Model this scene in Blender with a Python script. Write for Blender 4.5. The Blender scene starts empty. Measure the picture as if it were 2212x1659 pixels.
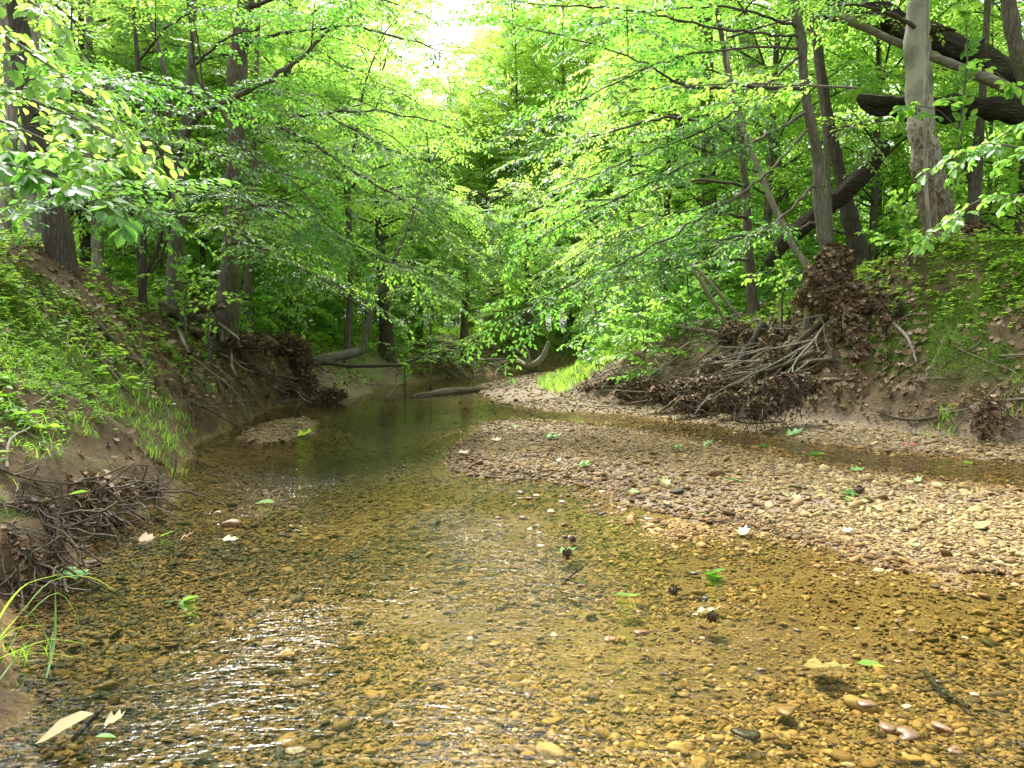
import bpy, math
import numpy as np
from mathutils import Vector
R = math.radians
sc = bpy.context.scene
# ------------------------------------------------------------------ camera
F, CX, CY, H, PITCH = 1671.0, 1106.0, 829.5, 1.3, R(3.2)
cam = bpy.data.objects.new('camera', bpy.data.cameras.new('camera'))
sc.collection.objects.link(cam)
cam.location = (0, 0, H)
cam.rotation_euler = (R(90) - PITCH, 0, 0)
cam.data.sensor_width = 36
cam.data.lens = 36 * F / 2212
cam.data.clip_end = 2000
cam.data.clip_start = 0.05
sc.camera = cam
# ------------------------------------------------------------------ sky, sun, exposure
SUN_EL, SUN_AZ = R(58), R(-25)          # azimuth from +Y towards +X
world = bpy.data.worlds.new('World'); sc.world = world; world.use_nodes = True
nt = world.node_tree; nt.nodes.clear()
sky = nt.nodes.new('ShaderNodeTexSky'); sky.sky_type = 'NISHITA'; sky.sun_disc = False
sky.sun_elevation = SUN_EL; sky.sun_rotation = SUN_AZ
sky.dust_density = 5; sky.air_density = 1.0; sky.ozone_density = 1
hs = nt.nodes.new('ShaderNodeHueSaturation'); hs.inputs['Saturation'].default_value = 0.12
bg = nt.nodes.new('ShaderNodeBackground'); bg.inputs['Strength'].default_value = 0.15
wo = nt.nodes.new('ShaderNodeOutputWorld')
nt.links.new(sky.outputs[0], hs.inputs['Color']); nt.links.new(hs.outputs[0], bg.inputs['Color']); nt.links.new(bg.outputs[0], wo.inputs[0])
sl = bpy.data.lights.new('sun', 'SUN'); sl.energy = 2.8; sl.angle = R(10); sl.color = (1, 0.96, 0.88)
so = bpy.data.objects.new('sun', sl); sc.collection.objects.link(so)
sd = Vector((math.sin(SUN_AZ) * math.cos(SUN_EL), math.cos(SUN_AZ) * math.cos(SUN_EL), math.sin(SUN_EL)))
so.rotation_euler = (-sd).to_track_quat('-Z', 'Y').to_euler(); so.location = (0, 0, 40)
sc.view_settings.view_transform = 'Standard'; sc.view_settings.look = 'None'
sc.view_settings.gamma = 1; sc.view_settings.exposure = 1.85
sc.render.engine = 'CYCLES'
cy = sc.cycles
cy.max_bounces = 10; cy.diffuse_bounces = 6; cy.glossy_bounces = 3; cy.transmission_bounces = 5; cy.transparent_max_bounces = 6
cy.use_denoising = True; cy.sample_clamp_indirect = 6; cy.caustics_reflective = False

# ------------------------------------------------------------------ pixels to the world
def ray(px, py):
    u = (px - CX) / F; v = (CY - py) / F
    return np.array([u, math.cos(PITCH) + v * math.sin(PITCH), -math.sin(PITCH) + v * math.cos(PITCH)])
def W(px, py, z=0.0):
    d = ray(px, py); t = (z - H) / d[2]
    return np.array([d[0] * t, d[1] * t, z])
def P(px, py, D):
    d = ray(px, py); t = D / d[1]
    return np.array([d[0] * t, D, H + d[2] * t])

# ------------------------------------------------------------------ noise
def vnoise(x, y, seed=0):
    x = np.asarray(x, float); y = np.asarray(y, float)
    xi = np.floor(x).astype(np.int64); yi = np.floor(y).astype(np.int64)
    fx = x - xi; fy = y - yi
    def hsh(a, b):
        h = (a * 374761393 + b * 668265263 + seed * 982451653) & 0xFFFFFFFF
        h = ((h ^ (h >> 13)) * 1274126177) & 0xFFFFFFFF
        return ((h ^ (h >> 16)) & 0xFFFF) / 65535.0
    fx = fx * fx * (3 - 2 * fx); fy = fy * fy * (3 - 2 * fy)
    a = hsh(xi, yi); b = hsh(xi + 1, yi); c = hsh(xi, yi + 1); d = hsh(xi + 1, yi + 1)
    return a + (b - a) * fx + (c - a) * fy + (a - b - c + d) * fx * fy
def fbm(x, y, seed=0, o=4):
    s = 0; a = 0.5; t = 0
    for k in range(o):
        s = s + a * vnoise(x * 2 ** k, y * 2 ** k, seed + k); t += a; a *= 0.5
    return s / t - 0.5
def sstep(a, b, x):
    t = np.clip((x - a) / (b - a), 0, 1); return t * t * (3 - 2 * t)

# ------------------------------------------------------------------ shorelines (world, from the water's edge)
def shore(pts): return [tuple(W(px, py)[:2]) for px, py in pts]
LEFT = [(-1.2, -8), (-1.3, 0), (-1.5, 1.8)] + shore([(-10, 1560), (38, 1530), (42, 1440), (10, 1370), (20, 1310), (100, 1280), (178, 1228), (120, 1165), (220, 1130), (350, 1085),
        (372, 1030), (395, 985), (440, 950), (500, 925), (550, 895), (600, 880), (690, 868), (765, 862), (800, 848), (850, 834), (900, 826), (960, 816), (1050, 808), (1130, 803)]) + \
        [(1.5, 36.5), (4, 40), (10, 44), (30, 49), (80, 55), (200, 60)]
RIGHT = [(6.0, -8), (6.0, 0), (5.9, 5)] + shore([(2280, 1008), (2212, 1000), (2050, 983), (1900, 970), (1800, 957), (1700, 943), (1600, 928), (1500, 910), (1380, 898), (1280, 890),
        (1200, 888), (1130, 879), (1080, 866), (1045, 850), (1025, 836), (1060, 824), (1130, 812), (1190, 805), (1230, 801)]) + [(4, 37), (7, 39), (12, 41.5), (30, 46), (80, 51), (200, 56)]
ISLE = shore([(978, 998), (1000, 965), (1030, 925), (1060, 912), (1120, 907), (1200, 913), (1300, 920), (1400, 932), (1500, 950), (1600, 968), (1700, 988), (1800, 1006), (1900, 1020),
        (2000, 1036), (2212, 1058), (2330, 1075)]) + [(5.6, 3.6)] + shore([(2240, 1262), (2150, 1245), (2040, 1240), (1920, 1222), (1800, 1186), (1700, 1168), (1560, 1146), (1450, 1110), (1350, 1080), (1290, 1052),
        (1230, 1044), (1150, 1032), (1060, 1036), (1000, 1022)])
SPIT = shore([(530, 952), (545, 925), (590, 908), (650, 905), (675, 915), (672, 935), (640, 950), (590, 958)])
LPOLY = LEFT + [(200, 400), (-300, 400), (-300, -8)]
RPOLY = RIGHT + [(200, -8)]
def segdist(x, y, pl, closed=False):
    pl = np.array(pl); n = len(pl); best = np.full(x.shape, 1e9)
    for i in range(n if closed else n - 1):
        a = pl[i]; b = pl[(i + 1) % n]; ab = b - a; L2 = max(ab @ ab, 1e-9)
        t = np.clip(((x - a[0]) * ab[0] + (y - a[1]) * ab[1]) / L2, 0, 1)
        d = (x - a[0] - t * ab[0]) ** 2 + (y - a[1] - t * ab[1]) ** 2
        best = np.minimum(best, d)
    return np.sqrt(best)
def inside(x, y, poly):
    c = np.zeros(x.shape, bool); n = len(poly)
    for i in range(n):
        x1, y1 = poly[i]; x2, y2 = poly[i - 1]
        if y1 == y2: continue
        m = ((y1 > y) != (y2 > y)) & (x < (x2 - x1) * (y - y1) / (y2 - y1) + x1)
        c ^= m
    return c
def fields(x, y):
    x = np.asarray(x, float); y = np.asarray(y, float)
    wx = x + 0.35 * fbm(x * 1.3, y * 1.3, 5, 3) + .22 * fbm(x * 5, y * 5, 6, 3); wy = y + 0.35 * fbm(x * 1.3, y * 1.3, 9, 3) + .22 * fbm(x * 5, y * 5, 7, 3)
    o = []
    for pl, poly, cl in ((LEFT, LPOLY, False), (RIGHT, RPOLY, False), (ISLE, ISLE, True), (SPIT, SPIT, True)):
        d = segdist(wx, wy, pl, cl); o.append(np.where(inside(wx, wy, poly), d, -d))
    return o
def ip(y, ks, vs): return np.interp(y, ks, vs)
def height(x, y, full=False):
    x = np.asarray(x, float); y = np.asarray(y, float)
    dL, dR, dI, dS = fields(x, y)
    water = np.minimum.reduce([-dL, -dR, -dI, -dS])
    pool = np.exp(-(((x + 2.2) / 2.2) ** 2 + ((y - 11.5) / 4.0) ** 2))
    bed = -0.004 - 0.09 * sstep(0, 1.9, water) - 0.25 * pool * sstep(0, 1, water) + 0.05 * fbm(x * 1.2, y * 1.2, 21, 3) * sstep(0, .6, water) + 0.03 * fbm(x * 5, y * 5, 33, 3) * sstep(-2.2, -1.2, x - .12 * (y - 3)) - 0.05 * sstep(0, .4, -dL) * (1 - sstep(1.5, 3, -dL))
    # left bank
    HL = ip(y, [0, 2.5, 4, 6, 8, 10.5, 14, 17, 24, 35, 50], [0.1, 0.28, 0.8, 2.0, 2.6, 2.6, 1.8, 1.45, 1.5, 1.5, 1.7])
    wL = ip(y, [0, 4, 7, 10, 13, 15.5, 17, 19, 24, 40], [1.0, 1.8, 2.7, 2.3, 1.6, 0.7, 2.0, 2.6, 1.9, 2.6])
    toe = ip(y, [0, 4, 7, 12, 15, 17, 20], [0.06, 0.28, 0.22, 0.28, 0.35, 0.03, 0.1])
    t = np.clip((dL - 0.12) / wL, 0, 1)
    g = 1 - (1 - t) ** 1.25
    g = g * 0.94 + 0.06 * sstep(0, 1, t)
    zL = 0.02 + toe * sstep(0, 0.13, dL) + (HL - toe) * g + 0.012 * np.clip(dL - wL, 0, 40) + 0.16 * fbm(x * 0.9, y * 0.9, 3, 4) * sstep(0, 1, dL) * 2 + 0.05 * fbm(x * 5, y * 5, 13, 3) * sstep(0.05, .4, dL) * 1.6
    # right bank
    HR = ip(y, [0, 6, 9, 12, 14, 17, 21, 28, 40], [2.6, 2.8, 2.85, 2.75, 2.3, 1.7, 1.5, 1.5, 1.7])
    bR = ip(y, [0, 7, 9, 11, 12.5, 14, 17, 20, 26, 33, 38], [0.5, 0.75, 0.9, 1.0, 0.8, 0.9, 1.5, 2.2, 2.6, 1.3, 0.3])
    wR = ip(y, [0, 8, 10, 12, 15, 20, 40], [3.0, 2.9, 2.5, 2.2, 2.3, 2.6, 2.4])
    t = np.clip((dR - bR) / wR, 0, 1); g = 1 - (1 - t) ** 1.2
    g = g * 0.9 + 0.1 * sstep(0, 1, t)
    beach = 0.02 + 0.09 * sstep(0, 0.9, dR)
    zR = beach + (HR - beach) * g + 0.012 * np.clip(dR - bR - wR, 0, 40) + (0.3 * fbm(x * 0.9, y * 0.9, 43, 4) + 0.08 * fbm(x * 5, y * 5, 53, 3)) * sstep(bR, bR + 0.8, dR) + 0.02 * fbm(x * 3, y * 3, 55, 3)
    zI = 0.008 + 0.075 * sstep(0, 1.1, dI) + 0.03 * fbm(x * 2, y * 2, 63, 3)
    zS = 0.012 + 0.03 * sstep(0, 0.3, dS)
    z = bed
    z = np.where(dS > 0, zS, z); z = np.where(dI > 0, zI, z)
    z = np.where(dR > 0, zR, z); z = np.where(dL > 0, zL, z)
    if full: return z, dL, dR, dI, dS, bR
    return z
def hz(x, y): return float(height(np.array([x]), np.array([y]))[0])

# ------------------------------------------------------------------ materials
def newmat(name):
    m = bpy.data.materials.new(name); m.use_nodes = True; n = m.node_tree; n.nodes.clear()
    o = n.nodes.new('ShaderNodeOutputMaterial'); return m, n, o
def ramp(n, fac, stops, interp='LINEAR'):
    r = n.nodes.new('ShaderNodeValToRGB'); r.color_ramp.interpolation = interp
    e = r.color_ramp.elements
    while len(e) < len(stops): e.new(0.5)
    for k, (p, c) in enumerate(stops): e[k].position = p; e[k].color = (*c, 1)
    n.links.new(fac, r.inputs[0]); return r.outputs[0]
def attr(n, name):
    a = n.nodes.new('ShaderNodeAttribute'); a.attribute_name = name; return a
def noise(n, vec, scale, detail=4, rough=0.6, dist=0):
    x = n.nodes.new('ShaderNodeTexNoise'); x.inputs['Scale'].default_value = scale; x.inputs['Detail'].default_value = detail
    x.inputs['Roughness'].default_value = rough; x.inputs['Distortion'].default_value = dist
    if vec is not None: n.links.new(vec, x.inputs['Vector'])
    return x.outputs['Fac']
def mapping(n, vec, scale):
    m = n.nodes.new('ShaderNodeMapping'); m.inputs['Scale'].default_value = scale; n.links.new(vec, m.inputs['Vector']); return m.outputs[0]
def objco(n): return n.nodes.new('ShaderNodeTexCoord').outputs['Object']
def mixc(n, fac, a, b, mode='MIX'):
    m = n.nodes.new('ShaderNodeMix'); m.data_type = 'RGBA'; m.blend_type = mode
    for k, v in ((0, fac), (6, a), (7, b)):
        if isinstance(v, (int, float)): m.inputs[k].default_value = v
        elif isinstance(v, tuple): m.inputs[k].default_value = (*v, 1)
        else: n.links.new(v, m.inputs[k])
    return m.outputs[2]
def math_(n, op, a, b=None, c=None):
    m = n.nodes.new('ShaderNodeMath'); m.operation = op
    for k, v in enumerate((a, b, c)):
        if v is None: continue
        if isinstance(v, (int, float)): m.inputs[k].default_value = v
        else: n.links.new(v, m.inputs[k])
    return m.outputs[0]
def principled(n, o, col, rough=0.8, spec=0.3, normal=None):
    p = n.nodes.new('ShaderNodeBsdfPrincipled')
    if isinstance(col, tuple): p.inputs['Base Color'].default_value = (*col, 1)
    else: n.links.new(col, p.inputs['Base Color'])
    if isinstance(rough, (int, float)): p.inputs['Roughness'].default_value = rough
    else: n.links.new(rough, p.inputs['Roughness'])
    p.inputs['Specular IOR Level'].default_value = spec
    if normal is not None: n.links.new(normal, p.inputs['Normal'])
    if o: n.links.new(p.outputs[0], o.inputs[0])
    return p.outputs[0]
def bump(n, h, dist, strength=1.0):
    b = n.nodes.new('ShaderNodeBump'); b.inputs['Distance'].default_value = dist; b.inputs['Strength'].default_value = strength
    n.links.new(h, b.inputs['Height']); return b.outputs[0]

def leaf_mat(name, stops, tstops, mix=0.5, spec=0.35, rough=0.42):
    m, n, o = newmat(name); a = attr(n, 'tint').outputs['Fac']
    if 'leaf' in name and 'dead' not in name and 'faded' not in name:      # every tree has its own shade
        a = math_(n, 'ADD', a, math_(n, 'MULTIPLY_ADD', n.nodes.new('ShaderNodeObjectInfo').outputs['Random'], .6, -.24))
    c = ramp(n, a, stops); t = ramp(n, a, tstops)
    p = principled(n, None, c, rough, spec)
    tr = n.nodes.new('ShaderNodeBsdfTranslucent'); n.links.new(t, tr.inputs['Color'])
    mx = n.nodes.new('ShaderNodeMixShader'); mx.inputs[0].default_value = mix
    n.links.new(p, mx.inputs[1]); n.links.new(tr.outputs[0], mx.inputs[2]); n.links.new(mx.outputs[0], o.inputs[0])
    return m
M = {}
M['leaf'] = leaf_mat('beech_leaf', [(0, (0.035, 0.12, 0.025)), (0.6, (0.075, 0.19, 0.035)), (1, (0.13, 0.26, 0.045))],
                     [(0, (0.15, 0.43, 0.05)), (0.6, (0.33, 0.64, 0.08)), (1, (0.55, 0.78, 0.11))], 0.55)
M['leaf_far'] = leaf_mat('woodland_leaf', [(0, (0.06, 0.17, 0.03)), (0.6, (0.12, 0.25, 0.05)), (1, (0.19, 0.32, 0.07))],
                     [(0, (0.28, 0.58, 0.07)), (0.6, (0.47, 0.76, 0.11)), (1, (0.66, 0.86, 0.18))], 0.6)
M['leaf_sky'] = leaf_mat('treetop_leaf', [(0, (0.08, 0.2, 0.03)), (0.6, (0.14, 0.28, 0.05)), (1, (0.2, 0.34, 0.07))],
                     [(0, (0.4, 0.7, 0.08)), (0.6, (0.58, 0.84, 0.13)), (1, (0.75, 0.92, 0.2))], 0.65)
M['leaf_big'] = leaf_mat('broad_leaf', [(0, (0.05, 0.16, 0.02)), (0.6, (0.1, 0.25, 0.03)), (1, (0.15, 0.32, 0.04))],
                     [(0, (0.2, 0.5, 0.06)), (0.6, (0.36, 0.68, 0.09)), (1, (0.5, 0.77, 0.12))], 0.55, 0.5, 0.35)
M['herb'] = leaf_mat('herb_leaf', [(0, (0.035, 0.10, 0.02)), (0.6, (0.07, 0.18, 0.03)), (1, (0.13, 0.25, 0.045))],
                     [(0, (0.15, 0.45, 0.03)), (0.6, (0.35, 0.7, 0.05)), (1, (0.55, 0.8, 0.08))], 0.45)
M['moss'] = leaf_mat('moss', [(0, (0.05, 0.11, 0.008)), (1, (0.15, 0.24, 0.015))], [(0, (0.1, 0.22, 0.01)), (1, (0.3, 0.5, 0.02))], 0.25, 0.1, 0.8)
M['dead'] = leaf_mat('dead_leaf', [(0, (0.04, 0.03, 0.02)), (0.35, (0.12, 0.078, 0.04)), (0.7, (0.24, 0.165, 0.09)), (1, (0.44, 0.35, 0.25))],
                     [(0, (0.03, 0.015, 0.008)), (0.6, (0.15, 0.08, 0.03)), (1, (0.3, 0.2, 0.1))], 0.12, 0.25, 0.6)
M['pale_leaf'] = leaf_mat('faded_leaf', [(0, (0.26, 0.23, 0.11)), (0.5, (0.36, 0.31, 0.17)), (1, (0.14, 0.3, 0.07))],
                     [(0, (0.3, 0.25, 0.1)), (0.5, (0.4, 0.4, 0.2)), (1, (0.2, 0.5, 0.08))], 0.2, 0.4, 0.45)

def bark(name, c0, c1, vs=(9, 9, 1.6), bd=0.02, moss=0.0):
    m, n, o = newmat(name); v = objco(n); mv = mapping(n, v, vs)
    a = noise(n, mv, 2.2, 6, 0.65, 0.6)
    vo = n.nodes.new('ShaderNodeTexVoronoi'); vo.feature = 'DISTANCE_TO_EDGE'; vo.inputs['Scale'].default_value = 2.6; n.links.new(mv, vo.inputs['Vector'])
    e = math_(n, 'MINIMUM', math_(n, 'MULTIPLY', vo.outputs['Distance'], 3.0), 1.0)
    hh = math_(n, 'MULTIPLY_ADD', a, 0.8, math_(n, 'MULTIPLY', e, 0.5))
    c = ramp(n, hh, [(0.25, c0), (0.85, c1)])
    big = noise(n, v, 1.3, 3)
    c = mixc(n, math_(n, 'MULTIPLY', big, 0.5), c, mixc(n, 0.5, c, (0.16, 0.17, 0.12)))
    if moss:
        c = mixc(n, math_(n, 'MULTIPLY', ramp(n, noise(n, v, 2.1, 4), [(0.5, (0, 0, 0)), (0.62, (1, 1, 1))]), moss), c, (0.06, 0.10, 0.02))
    principled(n, o, c, 0.9, 0.2, bump(n, hh, bd)); return m
M['bark'] = bark('grey_brown_bark', (0.045, 0.036, 0.028), (0.17, 0.14, 0.11), moss=0.4)
M['bark_dark'] = bark('dark_bark', (0.02, 0.016, 0.013), (0.085, 0.068, 0.055))
M['bark_pale'] = bark('pale_grey_bark', (0.13, 0.12, 0.1), (0.34, 0.31, 0.26), (4, 4, 1.2), 0.008)
M['bark_smooth'] = bark('smooth_bark', (0.07, 0.062, 0.05), (0.17, 0.155, 0.125), (6, 6, 1.5), 0.005, 0.3)
M['rotten'] = bark('rotten_wood', (0.008, 0.006, 0.005), (0.055, 0.036, 0.025), (1.6, 9, 9), 0.06, 0.3)
M['pale_log'] = bark('smooth_grey_log_bark', (0.12, 0.11, 0.085), (0.3, 0.27, 0.22), (1.2, 5, 5), 0.006)
M['twig'] = bark('twig_bark', (0.03, 0.024, 0.018), (0.09, 0.075, 0.055), (20, 20, 20), 0.002)
M['root'] = bark('root_bark', (0.04, 0.029, 0.02), (0.14, 0.106, 0.072), (16, 16, 16), 0.006, 0.15)
M['drift'] = bark('weathered_wood', (0.11, 0.095, 0.075), (0.36, 0.32, 0.26), (16, 16, 16), 0.005)
# sycamore: peeling plates below, smooth pale above
m, n, o = newmat('sycamore_bark'); v = objco(n)
vo = n.nodes.new('ShaderNodeTexVoronoi'); vo.inputs['Scale'].default_value = 20; vo.feature = 'F1'
n.links.new(mapping(n, v, (1, 1, 0.55)), vo.inputs['Vector'])
sep = n.nodes.new('ShaderNodeSeparateXYZ'); n.links.new(v, sep.inputs[0])
lowm = math_(n, 'ADD', math_(n, 'MULTIPLY', sep.outputs['Z'], -0.42), 1.15)
lowm = math_(n, 'ADD', lowm, math_(n, 'MULTIPLY', noise(n, v, 3, 3), 1.3))
fl = ramp(n, math_(n, 'SUBTRACT', lowm, vo.outputs['Distance']), [(0.45, (0, 0, 0)), (0.6, (1, 1, 1))])
sepc = n.nodes.new('ShaderNodeSeparateColor'); n.links.new(vo.outputs['Color'], sepc.inputs[0])
plate = ramp(n, sepc.outputs[0], [(0, (0.10, 0.075, 0.05)), (0.5, (0.17, 0.13, 0.09)), (1, (0.27, 0.22, 0.155))])
smooth = ramp(n, noise(n, v, 2.5, 4), [(0.35, (0.17, 0.18, 0.13)), (0.6, (0.36, 0.34, 0.27))])
principled(n, o, mixc(n, fl, smooth, plate), 0.8, 0.25, bump(n, math_(n, 'MULTIPLY', fl, math_(n, 'ADD', sepc.outputs[1], vo.outputs['Distance'])), 0.03)); M['sycamore'] = m
# soil
m, n, o = newmat('bank_and_bed'); v = objco(n)
n1 = noise(n, v, 3.0, 6, 0.65); n2 = noise(n, v, 22, 5, 0.7)
soil = ramp(n, math_(n, 'MULTIPLY_ADD', n2, 0.5, math_(n, 'MULTIPLY', n1, 0.5)), [(0.3, (0.035, 0.026, 0.016)), (0.5, (0.10, 0.071, 0.038)), (0.7, (0.19, 0.142, 0.08))])
green = ramp(n, noise(n, v, 30, 3), [(0.3, (0.03, 0.06, 0.008)), (0.7, (0.085, 0.13, 0.015))])
c = mixc(n, attr(n, 'moss').outputs['Fac'], soil, green)
sand = ramp(n, n2, [(0.25, (0.15, 0.115, 0.08)), (0.75, (0.34, 0.27, 0.2))])
c = mixc(n, attr(n, 'sand').outputs['Fac'], c, sand)
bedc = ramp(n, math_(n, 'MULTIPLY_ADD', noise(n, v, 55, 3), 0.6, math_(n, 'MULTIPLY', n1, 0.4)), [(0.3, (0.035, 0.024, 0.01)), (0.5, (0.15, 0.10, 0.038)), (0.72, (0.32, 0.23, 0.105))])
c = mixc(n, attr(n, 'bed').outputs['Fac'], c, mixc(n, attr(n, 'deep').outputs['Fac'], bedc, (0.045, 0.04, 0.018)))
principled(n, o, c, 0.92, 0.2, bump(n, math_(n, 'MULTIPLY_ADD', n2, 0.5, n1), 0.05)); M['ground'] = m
# water
m, n, o = newmat('stream_water'); v = objco(n)
w1 = noise(n, mapping(n, v, (5, 11, 1)), 1.0, 3, 0.55, 0.8)
w2 = noise(n, mapping(n, v, (26, 55, 1)), 1.0, 2, 0.5, 0.6)
gate = ramp(n, noise(n, mapping(n, v, (0.55, 0.35, 1)), 1.0, 2), [(0.42, (0.22,) * 3), (0.62, (1, 1, 1))])
sepx = n.nodes.new('ShaderNodeSeparateXYZ'); n.links.new(v, sepx.inputs[0])
mr = n.nodes.new('ShaderNodeMapRange'); mr.inputs[1].default_value = 6.0; mr.inputs[2].default_value = 13.0; mr.inputs[3].default_value = 1.0; mr.inputs[4].default_value = 0.12
n.links.new(sepx.outputs['Y'], mr.inputs[0])
hgt = math_(n, 'MULTIPLY', math_(n, 'MULTIPLY', math_(n, 'MULTIPLY_ADD', w2, 0.36, w1), gate), mr.outputs[0])
bp = bump(n, hgt, 0.023)
fr = n.nodes.new('ShaderNodeFresnel'); fr.inputs['IOR'].default_value = 1.33; n.links.new(bp, fr.inputs['Normal'])
gl = n.nodes.new('ShaderNodeBsdfGlossy'); gl.inputs['Roughness'].default_value = 0.1; n.links.new(bp, gl.inputs['Normal'])
rf = n.nodes.new('ShaderNodeBsdfTransparent'); rf.inputs['Color'].default_value = (0.91, 0.89, 0.67, 1)
mx = n.nodes.new('ShaderNodeMixShader'); n.links.new(fr.outputs[0], mx.inputs[0]); n.links.new(rf.outputs[0], mx.inputs[1]); n.links.new(gl.outputs[0], mx.inputs[2])
n.links.new(mx.outputs[0], o.inputs[0]); M['water'] = m
def stone_mat(name, stops, rough, spec):
    m, n, o = newmat(name); v = objco(n)
    c = ramp(n, attr(n, 'tint').outputs['Fac'], stops)
    c = mixc(n, 0.6, c, mixc(n, 0.5, c, ramp(n, noise(n, v, 60, 4), [(0.3, (0.3, 0.3, 0.3)), (0.7, (1, 1, 1))]), 'MULTIPLY'))
    principled(n, o, c, rough, spec, bump(n, noise(n, v, 120, 3), 0.003)); return m
M['stone'] = stone_mat('dry_gravel', [(0, (0.05, 0.045, 0.035)), (0.1, (0.10, 0.066, 0.028)), (0.35, (0.18, 0.118, 0.036)), (0.62, (0.28, 0.202, 0.075)), (0.85, (0.39, 0.312, 0.145)), (1, (0.57, 0.52, 0.34))], 0.7, 0.3)
M['stone_wet'] = stone_mat('wet_gravel', [(0, (0.025, 0.025, 0.015)), (0.2, (0.085, 0.055, 0.02)), (0.5, (0.205, 0.122, 0.036)), (0.8, (0.34, 0.22, 0.07)), (1, (0.55, 0.42, 0.22))], 0.6, 0.2)
M['stone_gloss'] = stone_mat('wet_stone', [(0, (0.025, 0.025, 0.018)), (0.2, (0.07, 0.045, 0.025)), (0.5, (0.18, 0.10, 0.045)), (0.8, (0.3, 0.2, 0.1)), (1, (0.42, 0.35, 0.24))], 0.34, 0.4)
m, n, o = newmat('petal'); principled(n, o, (0.6, 0.1, 0.2), 0.5); M['petal'] = m
m, n, o = newmat('white_petal'); principled(n, o, (0.8, 0.8, 0.76), 0.5); M['white'] = m

# ------------------------------------------------------------------ mesh helpers
class MB:
    """collects vertices and quads/tris, one mesh"""
    def __init__(s): s.v = []; s.f = []; s.t = []; s.mi = []; s.n = 0
    def add(s, v, f, tint=0.5, mi=0):
        v = np.asarray(v, np.float32); f = np.asarray(f, np.int64)
        if len(v) == 0: return
        if f.shape[1] == 3: f = np.concatenate([f, np.full((len(f), 1), -1)], 1)
        fo = np.where(f >= 0, f + s.n, -1)
        s.v.append(v); s.f.append(fo)
        s.t.append(np.broadcast_to(np.asarray(tint, np.float32), (len(v),))); s.mi.append(np.full(len(f), mi, np.int32)); s.n += len(v)
    def mesh(s, name, mats, smooth=True):
        v = np.concatenate(s.v); f = np.concatenate(s.f); t = np.concatenate(s.t); mi = np.concatenate(s.mi)
        me = bpy.data.meshes.new(name); me.vertices.add(len(v)); me.vertices.foreach_set('co', v.ravel())
        cnt = np.where(f[:, 3] < 0, 3, 4).astype(np.int32)
        flat = f.ravel(); flat = flat[flat >= 0].astype(np.int32)
        me.loops.add(len(flat)); me.loops.foreach_set('vertex_index', flat)
        me.polygons.add(len(f)); st = np.zeros(len(f), np.int32); st[1:] = np.cumsum(cnt)[:-1]
        me.polygons.foreach_set('loop_start', st)
        for m_ in (mats if isinstance(mats, (list, tuple)) else [mats]): me.materials.append(m_)
        me.polygons.foreach_set('material_index', mi)
        me.polygons.foreach_set('use_smooth', np.full(len(f), smooth, bool))
        me.update(calc_edges=True)
        a = me.attributes.new('tint', 'FLOAT', 'POINT'); a.data.foreach_set('value', t.astype(np.float32))
        return me
def link(name, me, parent=None, loc=None):
    o = bpy.data.objects.new(name, me); sc.collection.objects.link(o)
    if parent is not None: o.parent = parent
    if loc is not None: o.location = loc
    return o
def tag(o, label=None, cat=None, group=None, kind=None):
    if label: o['label'] = label
    if cat: o['category'] = cat
    if group: o['group'] = group
    if kind: o['kind'] = kind
    return o
def empty(name, loc, label, cat, group=None):
    o = bpy.data.objects.new(name, None); sc.collection.objects.link(o); o.location = loc; o.empty_display_size = .2
    return tag(o, label, cat, group)
def smooth_poly(pts, step):
    """Catmull-Rom through rows of numbers, resampled at about step metres"""
    p = np.array(pts, float)
    if len(p) < 3: p = np.array([p[0], (p[0] + p[-1]) / 2, p[-1]])
    e = np.vstack([2 * p[0] - p[1], p, 2 * p[-1] - p[-2]]); out = []
    for i in range(1, len(e) - 2):
        L = np.linalg.norm(e[i + 1][:3] - e[i][:3]); k = max(2, int(L / step))
        t = np.linspace(0, 1, k, endpoint=False)[:, None]
        a, b, c, d = e[i - 1], e[i], e[i + 1], e[i + 2]
        out.append(0.5 * ((2 * b) + (-a + c) * t + (2 * a - 5 * b + 4 * c - d) * t ** 2 + (-a + 3 * b - 3 * c + d) * t ** 3))
    out.append(p[-1:]); return np.vstack(out)
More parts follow.
